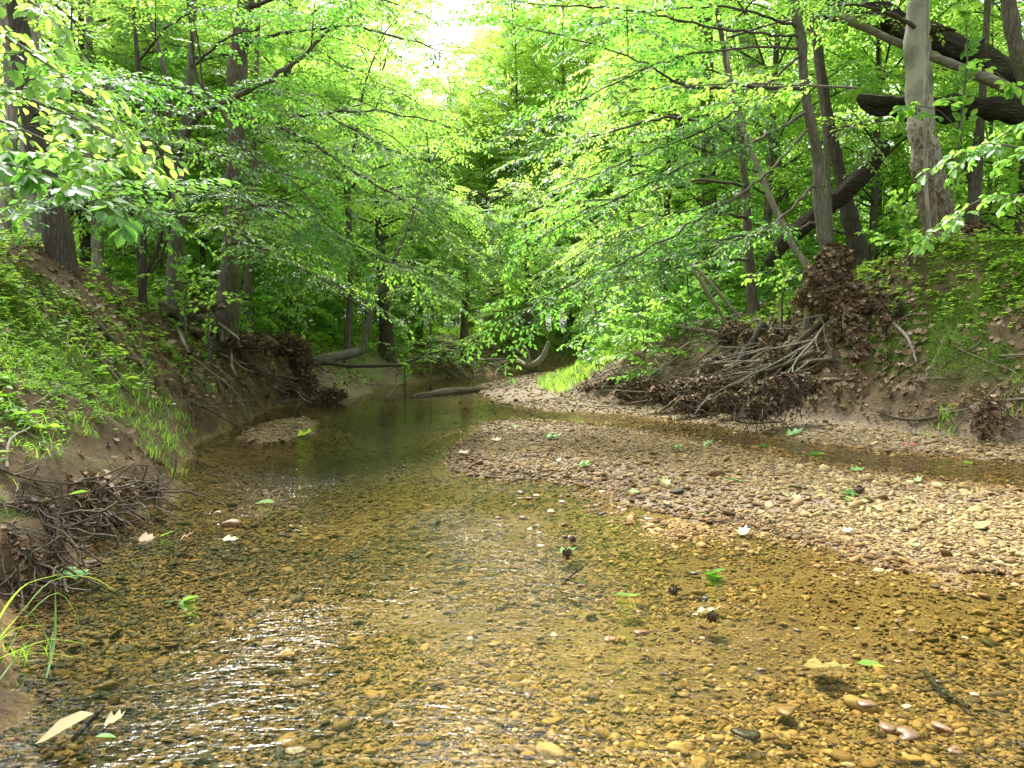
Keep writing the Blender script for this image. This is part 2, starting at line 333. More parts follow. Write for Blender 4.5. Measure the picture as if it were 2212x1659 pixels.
def tube(mb, pts, rad, sides=8, mi=0, tint=0.5, rough=0.0, rng=None, cap=True):
    pts = np.asarray(pts, float); n = len(pts); rad = np.broadcast_to(np.asarray(rad, float), (n,))
    T = np.gradient(pts, axis=0); T /= np.linalg.norm(T, axis=1)[:, None] + 1e-9
    ref = np.array([0.0, 0, 1]) if abs(T[0, 2]) < 0.8 else np.array([0.0, 1, 0])
    U = np.zeros((n, 3)); u = np.cross(T[0], ref); u /= np.linalg.norm(u)
    for i in range(n):
        u = u - T[i] * (u @ T[i]); u /= np.linalg.norm(u) + 1e-9; U[i] = u
    V = np.cross(T, U); a = np.arange(sides) * 2 * math.pi / sides
    rr = np.repeat(rad[:, None], sides, 1)
    if rough and rng is not None:
        lob = 1 + rough * 0.8 * np.sin(a[None, :] * 3 + rng.uniform(0, 6) + np.linspace(0, 2, n)[:, None]) * 0.5 + rough * 1.5 * (vnoise(np.arange(n)[:, None] * .45 + rng.uniform(0, 99), 7 + 2.2 * np.sin(a)[None, :] + 0 * np.arange(n)[:, None], 5) + vnoise(np.arange(n)[:, None] * .3 + rng.uniform(0, 99), 7 + 1.7 * np.cos(a)[None, :] + 0 * np.arange(n)[:, None], 6) - 1)
        rr = rr * lob
    v = pts[:, None, :] + rr[:, :, None] * (np.cos(a)[None, :, None] * U[:, None, :] + np.sin(a)[None, :, None] * V[:, None, :])
    v = v.reshape(-1, 3); i = np.arange(n - 1)[:, None] * sides; j = np.arange(sides)[None, :]; k = (j + 1) % sides
    f = np.stack([i + j, i + k, i + sides + k, i + sides + j], -1).reshape(-1, 4)
    mb.add(v, f, tint, mi)
    if cap:
        for ring, c in ((0, pts[0] - T[0] * rad[0] * 0.2), (n - 1, pts[-1] + T[-1] * rad[-1] * 0.3)):
            vv = np.vstack([v[ring * sides:(ring + 1) * sides], c]); jj = np.arange(sides)
            ff = np.stack([jj, (jj + 1) % sides, np.full(sides, sides)], 1)
            if ring == 0: ff = ff[:, ::-1]
            mb.add(vv, ff, tint, mi)
def unit(a): return a / (np.linalg.norm(a, axis=-1, keepdims=True) + 1e-9)
TPL = {  # along, across, up
    'beech': (np.array([[0, 0, 0], [.28, .23, .05], [.68, .2, .04], [1, 0, -.04], [.68, -.2, .04], [.28, -.23, .05]]), np.array([[0, 1, 2, 3], [0, 3, 4, 5]])),
    'broad': (np.array([[0, 0, 0], [.3, .3, .07], [.68, .27, .05], [1, 0, -.1], [.68, -.27, .05], [.3, -.3, .07]]), np.array([[0, 1, 2, 3], [0, 3, 4, 5]])),
    'far': (np.array([[0, 0, 0], [.5, .3, .05], [1, 0, -.03], [.5, -.3, .05]]), np.array([[0, 1, 2, 3]])),
    'blade': (np.array([[0, .02, 0], [0, -.02, 0], [.5, -.022, .0], [.5, .022, .0], [1, 0, -.22], [1, 0, -.22]]), np.array([[0, 1, 2, 3], [3, 2, 4, 5]])),
    'lobed': (np.array([[0, 0, 0], [.1, .3, .02], [.3, .52, .12], [.42, .3, .02], [.7, .42, .08], [.75, .15, 0], [1, 0, .1], [.75, -.15, 0], [.7, -.42, .05], [.42, -.3, .02], [.3, -.52, .1], [.1, -.3, .05], [.4, 0, -.03]]),
              np.array([[0, 1, 2, 12], [2, 3, 4, 12], [4, 5, 6, 12], [12, 6, 7, 8], [12, 8, 9, 10], [12, 10, 11, 0]])),
}
def leaves(mb, Pp, D, N, S, T, kind='beech', mi=0, curl=0.0, rng=None):
    """leaf meshes at base points Pp, along D, facing N, length S"""
    tv, tf = TPL[kind]; n = len(Pp)
    if n == 0: return
    D = unit(D); side = unit(np.cross(D, N)); N = np.cross(side, D)
    S = np.broadcast_to(S, (n,))
    t = np.repeat(tv[None], n, 0).copy()
    if curl and rng is not None:
        c = rng.uniform(-curl, curl * 2, (n, 1)); t[:, :, 2] += c * (t[:, :, 0] ** 2 + 1.5 * t[:, :, 1] ** 2) + rng.uniform(-1, 1, t.shape[:2]) * curl * 0.12
    v = Pp[:, None] + S[:, None, None] * (t[..., 0:1] * D[:, None] + t[..., 1:2] * side[:, None] + t[..., 2:3] * N[:, None])
    f = tf[None] + (np.arange(n) * len(tv))[:, None, None]
    mb.add(v.reshape(-1, 3), f.reshape(-1, tf.shape[1]), np.repeat(T, len(tv)), mi)

# ------------------------------------------------------------------ sprays: flat leafy branchlets
def make_spray(L, rng, leaf=0.085, gap=0.052, droop=0.18):
    ax = []; x = 0; yaw = 0; pts = [np.zeros(3)]; n = max(4, int(L / 0.12))
    for k in range(n):
        yaw += rng.normal(0, 0.07); t = (k + 1) / n
        pts.append(pts[-1] + L / n * np.array([math.cos(yaw), math.sin(yaw), 0.06 - droop * 2 * t * t + rng.normal(0, 0.02)]))
    pts = np.array(pts); tw = [(pts, 0.0055 * max(L, .5))]
    for k in range(1, n + 1):
        t = k / n; s = 1 if k % 2 else -1
        l = 0.5 * L * (1.0 - 0.72 * t) * rng.uniform(.75, 1.15); a = s * rng.uniform(.65, 1.0); d0 = unit(pts[k] - pts[k - 1])
        ca, sa = math.cos(a), math.sin(a); d = np.array([d0[0] * ca - d0[1] * sa, d0[0] * sa + d0[1] * ca, d0[2]])
        m = max(2, int(l / 0.1)); q = [pts[k]]
        for j in range(m):
            d = unit(d + np.array([rng.normal(0, .05), rng.normal(0, .05), -0.05])); q.append(q[-1] + d * l / m)
        tw.append((np.array(q), 0.003))
    LP = []; LD = []; LN = []; LS = []
    for q, r in tw:
        seg = np.linalg.norm(np.diff(q, axis=0), axis=1); cum = np.r_[0, np.cumsum(seg)]; Lq = cum[-1]
        st = 0.35 * L if q is pts else 0.03
        s_ = np.arange(st, Lq, gap)
        for i, u in enumerate(np.r_[s_, Lq]):
            k = min(np.searchsorted(cum, u, 'right') - 1, len(seg) - 1); f = (u - cum[k]) / seg[k]; p = q[k] + f * (q[k + 1] - q[k]); d0 = unit(q[k + 1] - q[k])
            a = (1 if i % 2 else -1) * rng.uniform(.6, 1.0) * (0 if i == len(s_) else 1); ca, sa = math.cos(a), math.sin(a)
            d = np.array([d0[0] * ca - d0[1] * sa, d0[0] * sa + d0[1] * ca, d0[2] - rng.uniform(0.0, .45)])
            LP.append(p); LD.append(d); LN.append(np.array([rng.normal(0, .3), rng.normal(0, .3), 1])); LS.append(leaf * rng.uniform(.65, 1.15))
    return dict(P=np.array(LP), D=unit(np.array(LD)), N=unit(np.array(LN)), S=np.array(LS), tw=tw, L=L)
_r = np.random.default_rng(11)
SPR = {L: [make_spray(L, _r) for _ in range(5)] for L in (0.45, 0.75, 1.1, 1.5)}
SPRF = {L: [make_spray(L, _r, 0.125, 0.072, .15) for _ in range(4)] for L in (0.75, 1.1, 1.5)}
SPRB = {L: [make_spray(L, _r, 0.13, 0.1, .25) for _ in range(4)] for L in (0.45, 0.75, 1.1)}
def place_spray(mb, org, d, L, rng, bank=SPR, kind='beech', twigs=True, tint=0.5, roll=0.25, scale=1.0):
    key = min(bank, key=lambda k: abs(k - L)); sp = bank[key][rng.integers(len(bank[key]))]; s = L / key
    d = unit(np.asarray(d, float)); x = d; up = unit(np.array([rng.normal(0, roll), rng.normal(0, roll), 1.0])); y = unit(np.cross(up, x)); z = np.cross(x, y)
    A = np.stack([x, y, z], 0)   # rows
    n = len(sp['P'])
    leaves(mb, org + (sp['P'] * s) @ A, sp['D'] @ A, sp['N'] @ A, sp['S'] * scale, np.clip(tint + rng.normal(0, .2, n), 0, 1), kind)
    if twigs:
        for q, r in sp['tw']:
            tube(mb, org + (q[::2 if len(q) > 4 else 1] * s) @ A, np.linspace(r, r * .4, len(q[::2 if len(q) > 4 else 1])), 3, 1, cap=False)
def sprays_along(mb, pl, rng, start=0.2, gap=0.22, lr=(.5, 1.2), bank=SPR, kind='beech', tint=0.5, twigs=True, scale=1.0, rise=0.0):
    pl = np.asarray(pl)[:, :3]; seg = np.linalg.norm(np.diff(pl, axis=0), axis=1); cum = np.r_[0, np.cumsum(seg)]; Lq = cum[-1]
    u = start * Lq; k_ = 0
    while u < Lq:
        k = min(np.searchsorted(cum, u, 'right') - 1, len(seg) - 1); f = (u - cum[k]) / seg[k]; p = pl[k] + f * (pl[k + 1] - pl[k]); d0 = unit(pl[k + 1] - pl[k])
        a = (1 if k_ % 2 else -1) * rng.uniform(.6, 1.15); ca, sa = math.cos(a), math.sin(a)
        d = np.array([d0[0] * ca - d0[1] * sa, d0[0] * sa + d0[1] * ca, d0[2] * .6 + rise + rng.normal(0, .14)])
        L = rng.uniform(*lr) * (1 - 0.35 * (u / Lq))
        place_spray(mb, p, d, L, rng, bank, kind, twigs, tint + rng.normal(0, .08), scale=scale)
        u += gap * rng.uniform(.7, 1.3); k_ += 1
    place_spray(mb, pl[-1], pl[-1] - pl[-2], lr[1] * .8, rng, bank, kind, twigs, tint, scale=scale)

# ------------------------------------------------------------------ the ground
def graded(a, b, d0, lo, hi, g=1.07):
    c = list(np.arange(a, b, d0)); s = d0; x = a
    while x > lo: s *= g; x -= s; c.insert(0, x)
    s = d0; x = c[-1]
    while x < hi: s *= g; x += s; c.append(x)
    return np.array(c)
xs = graded(-7, 9, 0.07, -160, 160); ys = graded(1.8, 17, 0.07, -8, 260, 1.035)
X, Y = np.meshgrid(xs, ys); Z, dL, dR, dI, dS, bR = height(X, Y, True)
nx, ny = len(xs), len(ys); mb = MB()
i = np.arange(ny - 1)[:, None] * nx; j = np.arange(nx - 1)[None, :]
mb.add(np.stack([X, Y, Z], -1).reshape(-1, 3), np.stack([i + j, i + j + 1, i + nx + j + 1, i + nx + j], -1).reshape(-1, 4))
me = mb.mesh('stream_bank_ground', M['ground'])
def moss_at(x, y, dl, dr, br):
    a = sstep(-0.06, 0.10, fbm(x * 0.8, y * 0.8, 71, 4))
    l = a * sstep(0.12, .4, dl) * (0.9 - .4 * sstep(10, 14, y)); r = sstep(-0.09, 0.04, fbm(x * 1.5, y * 1.5, 77, 4)) * sstep(0.35, 0.9, dr - br) * (0.35 + .65 * sstep(4.3, 5.6, x)) + .8 * sstep(1.5, 2.2, dr - br) * (x > 4)
    return np.clip(l + r, 0, 1)
def setattr_(me, name, arr):
    a = me.attributes.new(name, 'FLOAT', 'POINT'); a.data.foreach_set('value', np.asarray(arr, np.float32).ravel())
setattr_(me, 'moss', moss_at(X, Y, dL, dR, bR))
isr = (dR > 0) * (1 - sstep(-0.1, 0.35, dR - bR)); isl = (dL > 0) * (1 - sstep(0.4, 1.6, dL)) * sstep(16.2, 17.5, Y) * (1 - sstep(22, 25, Y))
setattr_(me, 'sand', np.clip(isr * .8 + isl + (dS > 0) * .5 + (dI > 0) * .6, 0, 1))
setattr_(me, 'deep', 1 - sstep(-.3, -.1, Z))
setattr_(me, 'bed', ((np.maximum.reduce([dL, dR, dI, dS]) < 0) * 1.0))
tag(link('ground', me), kind='structure')
me = bpy.data.meshes.new('water')
wx = np.array([[-14, -7.9, 0], [190, -7.9, 0], [190, 62, 0], [-14, 62, 0]], float)
mb = MB(); mb.add(wx, [[0, 1, 2, 3]]); tag(link('water', mb.mesh('water', M['water'], False)), kind='structure')

# ------------------------------------------------------------------ gravel
def ico(sub):
    t = (1 + 5 ** .5) / 2
    v = np.array([[-1, t, 0], [1, t, 0], [-1, -t, 0], [1, -t, 0], [0, -1, t], [0, 1, t], [0, -1, -t], [0, 1, -t], [t, 0, -1], [t, 0, 1], [-t, 0, -1], [-t, 0, 1]], float); v = unit(v)
    f = [[0, 11, 5], [0, 5, 1], [0, 1, 7], [0, 7, 10], [0, 10, 11], [1, 5, 9], [5, 11, 4], [11, 10, 2], [10, 7, 6], [7, 1, 8], [3, 9, 4], [3, 4, 2], [3, 2, 6], [3, 6, 8], [3, 8, 9], [4, 9, 5], [2, 4, 11], [6, 2, 10], [8, 6, 7], [9, 8, 1]]
    for _ in range(sub):
        v = list(map(tuple, v)); idx = {}; nf = []
        def mid(a, b):
            k = (min(a, b), max(a, b))
            if k not in idx: idx[k] = len(v); v.append(tuple(unit((np.array(v[a]) + np.array(v[b])) / 2)))
            return idx[k]
        for a, b, c in f:
            ab, bc, ca = mid(a, b), mid(b, c), mid(c, a); nf += [[a, ab, ca], [b, bc, ab], [c, ca, bc], [ab, bc, ca]]
        f = nf; v = np.array(v)
    return np.array(v), np.array(f)
def stone_shape(rng, sub):
    v, f = ico(sub); d = np.zeros(len(v))
    for _ in range(5): a = unit(rng.normal(size=3)); d -= np.clip(v @ a - rng.uniform(.35, .75), 0, 1) * rng.uniform(.6, 1.0)
    v = v * (1 + d)[:, None] * np.array([1, rng.uniform(.6, .9), rng.uniform(.32, .55)]); return v, f
rng = np.random.default_rng(3)
SH1 = [stone_shape(rng, 1) for _ in range(14)]; SH0 = [stone_shape(rng, 0) for _ in range(10)]
def scatter_stones(mb, x, y, z, size, tint, shapes, rng, sink=0.25):
    which = rng.integers(len(shapes), size=len(x))
    for w in range(len(shapes)):
        k = np.where(which == w)[0]; n = len(k)
        if n == 0: continue
        v, f = shapes[w]; a = rng.uniform(0, 2 * math.pi, n); tx = rng.normal(0, .22, n); ty = rng.normal(0, .22, n)
        ca, sa = np.cos(a)[:, None], np.sin(a)[:, None]; vx, vy, vz = v[None, :, 0], v[None, :, 1], v[None, :, 2]
        px = vx * ca - vy * sa; py = vx * sa + vy * ca; pz = vz + px * tx[:, None] + py * ty[:, None]
        s = size[k][:, None] * .5
        q = np.stack([x[k][:, None] + px * s, y[k][:, None] + py * s, z[k][:, None] + pz * s + s * (.4 - sink)], -1)
        mb.add(q.reshape(-1, 3), (f[None] + (np.arange(n) * len(v))[:, None, None]).reshape(-1, 3), np.repeat(tint[k], len(v)))
def frustum_pts(n, y0, y1, rng, half=0.70):
    y = np.sqrt(rng.uniform(y0 ** 2, y1 ** 2, n)); return rng.uniform(-half, half, n) * y, y
dry, wet = MB(), MB()
for n, y0, y1, smin, sh in ((92000, 1.9, 5.6, 0.0165, SH1), (70000, 5.6, 10.5, 0.021, SH1), (38000, 10.5, 16, 0.034, SH0), (24000, 16, 36, 0.055, SH0)):
    x, y = frustum_pts(n, y0, y1, rng, .72)
    z, dl, dr, di, ds, br = height(x, y, True)
    size = smin * np.exp(rng.normal(0.25, .42, n))
    water = np.minimum.reduce([-dl, -dr, -di, -ds]); bed = water > 0
    onbar = (di > 0) | (ds > 0) | ((dr > 0) & (dr < br + .45 + .9 * fbm(x, y, 3)))
    patch = fbm(x * .9, y * .9, 91, 3)
    keepbed = bed & (dl < -0.05) & ((patch < 0.2) | (rng.random(n) < .25)) & (rng.random(n) > .9 * sstep(7, 10, y) * sstep(.3, 1.2, water))
    size = np.where(bed & (rng.random(n) < .05) & (y < 6), size * 1.8, size); size = np.where(onbar & (y < 9) & (rng.random(n) < .2), size * 1.7, size)
    tint = np.clip(rng.beta(2.2, 2.2, n) + 0.12 * fbm(x * 2, y * 2, 8), 0, 1)
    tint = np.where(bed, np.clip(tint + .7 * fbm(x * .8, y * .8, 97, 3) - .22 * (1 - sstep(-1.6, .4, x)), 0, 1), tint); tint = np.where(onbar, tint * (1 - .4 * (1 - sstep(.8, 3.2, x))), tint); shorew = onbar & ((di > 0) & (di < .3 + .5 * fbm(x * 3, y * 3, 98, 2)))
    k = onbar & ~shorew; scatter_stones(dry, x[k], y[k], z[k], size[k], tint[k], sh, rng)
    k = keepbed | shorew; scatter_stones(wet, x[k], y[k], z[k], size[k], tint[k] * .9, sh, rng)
tag(link('dry_gravel', dry.mesh('dry_gravel', M['stone'])), 'tan and cream pebbles of the gravel bars', kind='stuff')
tag(link('wet_gravel', wet.mesh('wet_gravel', M['stone_wet'])), 'golden brown pebbles of the stream bed', kind='stuff')

# ------------------------------------------------------------------ points on the ground under a pixel
_tt = np.concatenate([np.arange(1.5, 20, 0.04), np.arange(20, 70, .15)])
def G(px, py, lift=0.0):
    d = ray(px, py); q = np.array([0, 0, H]) + _tt[:, None] * d; h = np.maximum(height(q[:, 0], q[:, 1]), 0.0) + lift
    k = np.where(q[:, 2] < h)[0]
    return q[k[0]] if len(k) else q[-1]
def wpt(p):
    """(px, py, D, w) -> x, y, z, radius"""
    q = P(p[0], p[1], p[2]); return [*q, p[3] / 2 * p[2] / F]

# ------------------------------------------------------------------ trees that can be told apart
def hero(name, label, cat, trunk, limbs=(), mat='bark', seed=0, gap=.22, lr=(.5, 1.2), tint=.5, top=3.5, bank=SPR, kind='beech', leafmat='leaf', stems=(), rough=.12, flare=1.5, lift_crown=True, group=None, roots=(), start=.2, base=True, sub=1.3):
    rng = np.random.default_rng(seed + 100)
    pts = [wpt(p) for p in trunk]
    if base:
        x, y = pts[0][:2]; g = hz(x, y)
        if pts[0][2] > g - 0.1: pts.insert(0, [x, y, g - 0.25, pts[0][3] * flare])
        else: pts[0][2] = min(pts[0][2], g - .1); pts[0][3] *= flare
    if top:
        d = unit(np.array(pts[-1][:3]) - np.array(pts[-2][:3])); q = np.array(pts[-1][:3])
        pts.append([*(q + d * top * .5 + [0, 0, .3]), pts[-1][3] * .75]); pts.append([*(q + d * top + [0.2, 0, .5]), pts[-1][3] * .3])
    root = empty(name, tuple(pts[0][:3]), label, cat, group); o = np.array(pts[0][:3])
    sm = smooth_poly(pts, .12 if pts[0][1] < 20 else .3); sm[:, 3] *= 1 + .07 * np.sin(np.arange(len(sm)) * 1.3 + seed)
    sm[:, :2] += .012 * rng.normal(size=(len(sm), 2)).cumsum(0) * .2
    mb = MB(); tube(mb, sm[:, :3] - o, sm[:, 3], 14, 0, .5, rough, rng); link('trunk', mb.mesh('trunk', M[mat]), root)
    for st in stems:
        q = smooth_poly([wpt(p) for p in st], .15); mb = MB(); tube(mb, q[:, :3] - o, q[:, 3], 10, 0, .5, rough, rng); link('stem', mb.mesh('stem', M[mat]), root)
    cm = MB()
    for lb in limbs:
        q = smooth_poly([wpt(p) for p in lb], .15); mb = MB(); q[:, :3] += rng.normal(size=(len(q), 3)) * .012
        tube(mb, q[:, :3] - o, q[:, 3], 7, 0, .5, .08, rng); link('limb', mb.mesh('limb', M['twig' if lb[0][3] < 14 else mat]), root)
        sprays_along(cm, q[:, :3] - o, rng, start, gap * .95, lr, bank, kind, tint)
        Lq = np.linalg.norm(q[-1, :3] - q[0, :3])
        for sb in range(int(Lq * sub)):
            i0 = int(len(q) * rng.uniform(max(start, .12), .92)); b0 = q[i0, :3] - o; dd = unit(q[min(i0 + 1, len(q) - 1), :3] - q[i0 - 1, :3])
            a = rng.choice([-1, 1]) * rng.uniform(.4, 1.1); L = rng.uniform(.8, 2.0) * (1 - .5 * i0 / len(q)); dv = np.array([dd[0] * math.cos(a) - dd[1] * math.sin(a), dd[0] * math.sin(a) + dd[1] * math.cos(a), dd[2] * .7 + rng.normal(0, .15)])
            bb = smooth_poly([b0, b0 + dv * L * .5 + [0, 0, .06], b0 + dv * L - [0, 0, .08 * L]], .25)
            tube(cm, bb, np.linspace(.009, .004, len(bb)), 4, 1, cap=False); sprays_along(cm, bb, rng, .15, gap * .9, (lr[0] * .9, lr[1] * .9), bank, kind, tint)
    if top and lift_crown:
        c = sm[-1, :3] - o
        for k in range(4):
            a = rng.uniform(0, 6.28); b0 = sm[int(len(sm) * rng.uniform(.75, .99)), :3] - o; L = rng.uniform(1.2, 2.6)
            b1 = b0 + np.array([math.cos(a) * L, math.sin(a) * L, rng.uniform(.2, 1.0)]); bb = smooth_poly([b0, (b0 + b1) / 2 + [0, 0, .2], b1], .3)
            tube(cm, bb, np.linspace(.02, .008, len(bb)), 4, 1, cap=False); sprays_along(cm, bb, rng, .2, .35, (.8, 1.4), bank, kind, tint)
    if cm.v: link('crown', cm.mesh('crown', [M[leafmat], M['twig']]), root)
    for rt in roots:
        q = smooth_poly(rt, .12); q[1:-1, :3] += rng.normal(size=(len(q) - 2, 3)) * .015; mb = MB(); tube(mb, q[:, :3] - o, q[:, 3], 7, 0, .5, .2, rng); link('root', mb.mesh('root', M['root']), root)
    return root
def groot(pts, w, lift=.03, wend=None):
    """a root lying along the ground under a line of pixels"""
    q = [G(px, py, lift) for px, py in pts]; n = len(q); we = wend or w * .3
    return [[*a, (w + (we - w) * k / (n - 1)) / 2 * a[1] / F] for k, a in enumerate(q)]

hero('forest_tree', 'stout trunk with furrowed grey-brown bark standing on the left bank edge above tangled roots', 'tree',
     [(488, 700, 14.5, 52), (496, 600, 14.5, 46), (506, 470, 14.5, 42), (511, 300, 14.4, 41), (512, 160, 14.4, 40), (524, 60, 14.3, 36), (532, 0, 14.3, 33)],
     [[(520, 240, 14.3, 9), (640, 290, 13.5, 7), (780, 380, 12.6, 5), (900, 450, 12, 4), (990, 530, 11.5, 2)],
      [(515, 190, 14.3, 9), (640, 215, 13.6, 6), (780, 290, 13, 5), (880, 340, 12.6, 3)],
      [(500, 420, 14.4, 8), (600, 455, 13, 6), (740, 520, 12.2, 5), (860, 575, 12, 3), (930, 620, 12, 2)],
      [(500, 520, 14.4, 7), (580, 540, 13.5, 5), (690, 600, 12.8, 4), (790, 650, 12.6, 2)],
      [(520, 100, 14.3, 9), (620, 70, 13.6, 7), (760, 58, 13, 5), (880, 85, 12.6, 4), (960, 110, 12.3, 2)],
      [(530, 20, 14.3, 9), (640, -20, 13.6, 7), (760, -20, 13, 5), (860, 10, 12.6, 3)],
      [(512, 260, 14.4, 8), (640, 250, 13.4, 6), (790, 240, 12.8, 4), (930, 260, 12.4, 3)],
      [(505, 350, 14.4, 7), (420, 330, 13, 5), (300, 350, 12, 4), (200, 380, 11.5, 2)]],
     'bark', 1, gap=.2, tint=.35, sub=.9, roots=[groot([(500, 680), (560, 720), (640, 765), (700, 800)], 16), groot([(470, 690), (430, 720), (360, 690)], 26, wend=16),
      groot([(490, 700), (520, 770), (580, 830), (640, 860)], 13), groot([(495, 690), (500, 760), (530, 830), (560, 880)], 10), groot([(480, 690), (450, 760), (470, 830), (500, 890)], 9)])
hero('forked_tree', 'smooth grey forked tree on the left bank, left of the stout furrowed trunk', 'tree',
     [(376, 632, 13, 34), (380, 520, 13, 31), (383, 430, 13, 28), (392, 330, 13, 22), (405, 230, 12.9, 17), (415, 120, 12.8, 14), (420, 0, 12.8, 11)],
     [[(385, 330, 12.9, 16), (430, 250, 12.2, 13), (520, 205, 11.4, 12), (620, 150, 11, 10), (690, 90, 10.8, 7), (725, 40, 10.7, 5)],
      [(470, 228, 11.8, 7), (540, 330, 11, 5), (640, 400, 10.6, 4), (720, 500, 10.4, 2)],
      [(388, 250, 12.9, 8), (300, 200, 12, 6), (180, 170, 11.4, 4)],
      [(385, 440, 12.9, 8), (470, 420, 12, 6), (560, 450, 11.4, 5), (640, 500, 11, 3)],
      [(383, 480, 12.9, 7), (300, 460, 12, 5), (210, 480, 11.6, 3)],
      [(405, 150, 12.9, 7), (480, 90, 12, 5), (560, 60, 11.4, 3)]],
     'bark_smooth', 2, tint=.3, top=3, sub=.6, stems=[[(386, 400, 13, 18), (365, 290, 13, 15), (362, 190, 12.9, 12), (330, 60, 12.8, 9), (300, -40, 12.8, 6)]],
     roots=[groot([(376, 625), (340, 650), (300, 660)], 16), groot([(376, 625), (420, 660), (470, 700), (540, 740)], 14), groot([(370, 640), (380, 700), (440, 770), (500, 830)], 11)])
hero('dark_trunked_tree', 'thick dark leaning trunk at the crest of the left bank', 'tree',
     [(134, 556, 10.2, 56), (118, 480, 10.2, 50), (98, 380, 10.2, 46), (78, 300, 10.2, 44), (58, 200, 10.2, 42), (40, 60, 10.2, 38)],
     [[(100, 380, 10.2, 6), (150, 410, 9, 5), (220, 440, 7.6, 4), (290, 430, 7.4, 2)], [(70, 250, 10.2, 8), (150, 200, 9, 5), (250, 190, 7.6, 3)]], 'bark_dark', 3, tint=.15, top=3)
hero('pale_trunked_tree', 'straight pale grey trunk behind the dark leaning trunk on the left', 'tree',
     [(70, 530, 13, 42), (68, 430, 13, 38), (64, 300, 13, 36), (60, 100, 13, 34), (60, 0, 13, 32)],
     [[(66, 200, 13, 8), (180, 240, 12.5, 5), (260, 300, 12.2, 3)]], 'bark_pale', 4, top=3, tint=.6)
hero('patchy_trunked_tree', 'thin pale trunk with patchy bark at the far left edge', 'tree',
     [(10, 500, 14, 26), (18, 400, 14, 24), (26, 250, 14, 22), (10, 0, 14, 20)], [], 'bark_pale', 5, top=3)
hero('mottled_tree', 'mottled slim trunk between the dark leaning trunk and the forked tree', 'tree',
     [(212, 560, 16, 26), (206, 470, 16, 22), (196, 380, 16, 18), (192, 200, 16, 16), (195, 0, 16, 14)],
     [[(196, 330, 16, 8), (240, 260, 16, 6), (310, 190, 16, 5)]], 'bark_pale', 6, top=3, tint=.6)
hero('young_tree', 'slender dark sapling with several crooked stems left of the forked tree', 'tree',
     [(308, 605, 12, 16), (312, 500, 12, 13), (314, 400, 12, 12), (308, 280, 12, 11), (296, 120, 12, 9), (286, 0, 12, 7)],
     [[(312, 250, 12, 7), (260, 190, 11.5, 5), (180, 120, 11, 3)], [(300, 130, 12, 6), (360, 60, 11.5, 5), (440, 10, 11, 3)],
      [(314, 300, 12, 5), (400, 300, 11.3, 4), (480, 340, 11, 2)], [(314, 420, 12, 5), (370, 460, 11.5, 4), (450, 475, 11, 3), (540, 500, 10.6, 2)]],
     'bark_dark', 7, top=2, tint=.35, stems=[[(310, 600, 12, 9), (345, 520, 12, 8), (365, 400, 12, 7), (330, 300, 12, 6), (260, 260, 12, 4)],
            [(310, 600, 12, 8), (290, 520, 12, 6), (278, 420, 12, 5), (250, 330, 12, 3)], [(315, 600, 12, 7), (345, 560, 12, 6), (372, 460, 12, 5), (352, 330, 12, 4), (368, 200, 12, 3)]])
hero('hanging_vine', 'thin crooked dark vines hanging from the top beside the forked tree', 'vine',
     [(440, 410, 11.8, 4), (428, 330, 11.8, 4), (460, 230, 11.8, 4), (424, 170, 11.8, 5), (410, 60, 11.8, 5), (400, -30, 11.8, 5)], [], 'twig', 8, top=0, base=False, stems=[[(470, 225, 11.7, 4), (440, 190, 11.7, 4), (428, 90, 11.7, 4), (405, -10, 11.7, 4)]])
hero('straight_sapling', 'thin grey trunk just right of the stout furrowed trunk', 'tree',
     [(533, 650, 16, 20), (538, 560, 16, 16), (545, 420, 16, 13), (548, 250, 16, 11), (560, 0, 16, 8)],
     [[(545, 420, 16, 5), (620, 440, 15, 4), (700, 500, 14.6, 2)], [(548, 300, 16, 5), (640, 330, 15.5, 3), (720, 360, 15, 2)]], 'bark', 9, top=2)
hero('bent_tree', 'mossy bent trunk growing sideways from the left root clump then rising over the pool', 'tree',
     [(660, 795, 16.5, 24), (690, 780, 16.6, 24), (740, 768, 16.8, 21), (778, 758, 17, 18), (786, 735, 17, 14), (797, 690, 17, 13), (812, 640, 17, 10), (850, 560, 17, 8), (885, 480, 17, 6)],
     [[(700, 782, 16.5, 11), (770, 790, 16.5, 9), (860, 788, 16.5, 8), (930, 765, 16.5, 5), (985, 745, 16.5, 3)], [(812, 640, 17, 5), (860, 620, 16.6, 4), (940, 640, 16.3, 2)],
      [(800, 680, 17, 5), (740, 640, 16.6, 4), (660, 660, 16.4, 2)], [(850, 560, 17, 5), (900, 570, 16.5, 3), (960, 600, 16, 2)]],
     'bark_smooth', 10, top=1.5, lr=(.3, .8), tint=.7, start=.55)
hero('slim_tree', 'slim straight tree rising behind the bent mossy trunk', 'tree',
     [(750, 745, 20, 15), (757, 640, 20, 14), (757, 520, 20, 12), (752, 420, 20, 12), (750, 395, 20, 8), (770, 300, 20, 6)],
     [[(752, 410, 20, 6), (800, 370, 19.5, 4), (860, 350, 19, 3)], [(751, 400, 20, 5), (700, 360, 19.5, 3), (650, 350, 19, 2)], [(757, 560, 20, 4), (820, 570, 19, 3), (900, 600, 18.5, 2)], [(757, 500, 20, 4), (690, 500, 19, 3), (620, 530, 18.5, 2)]],
     'bark', 11, top=2)
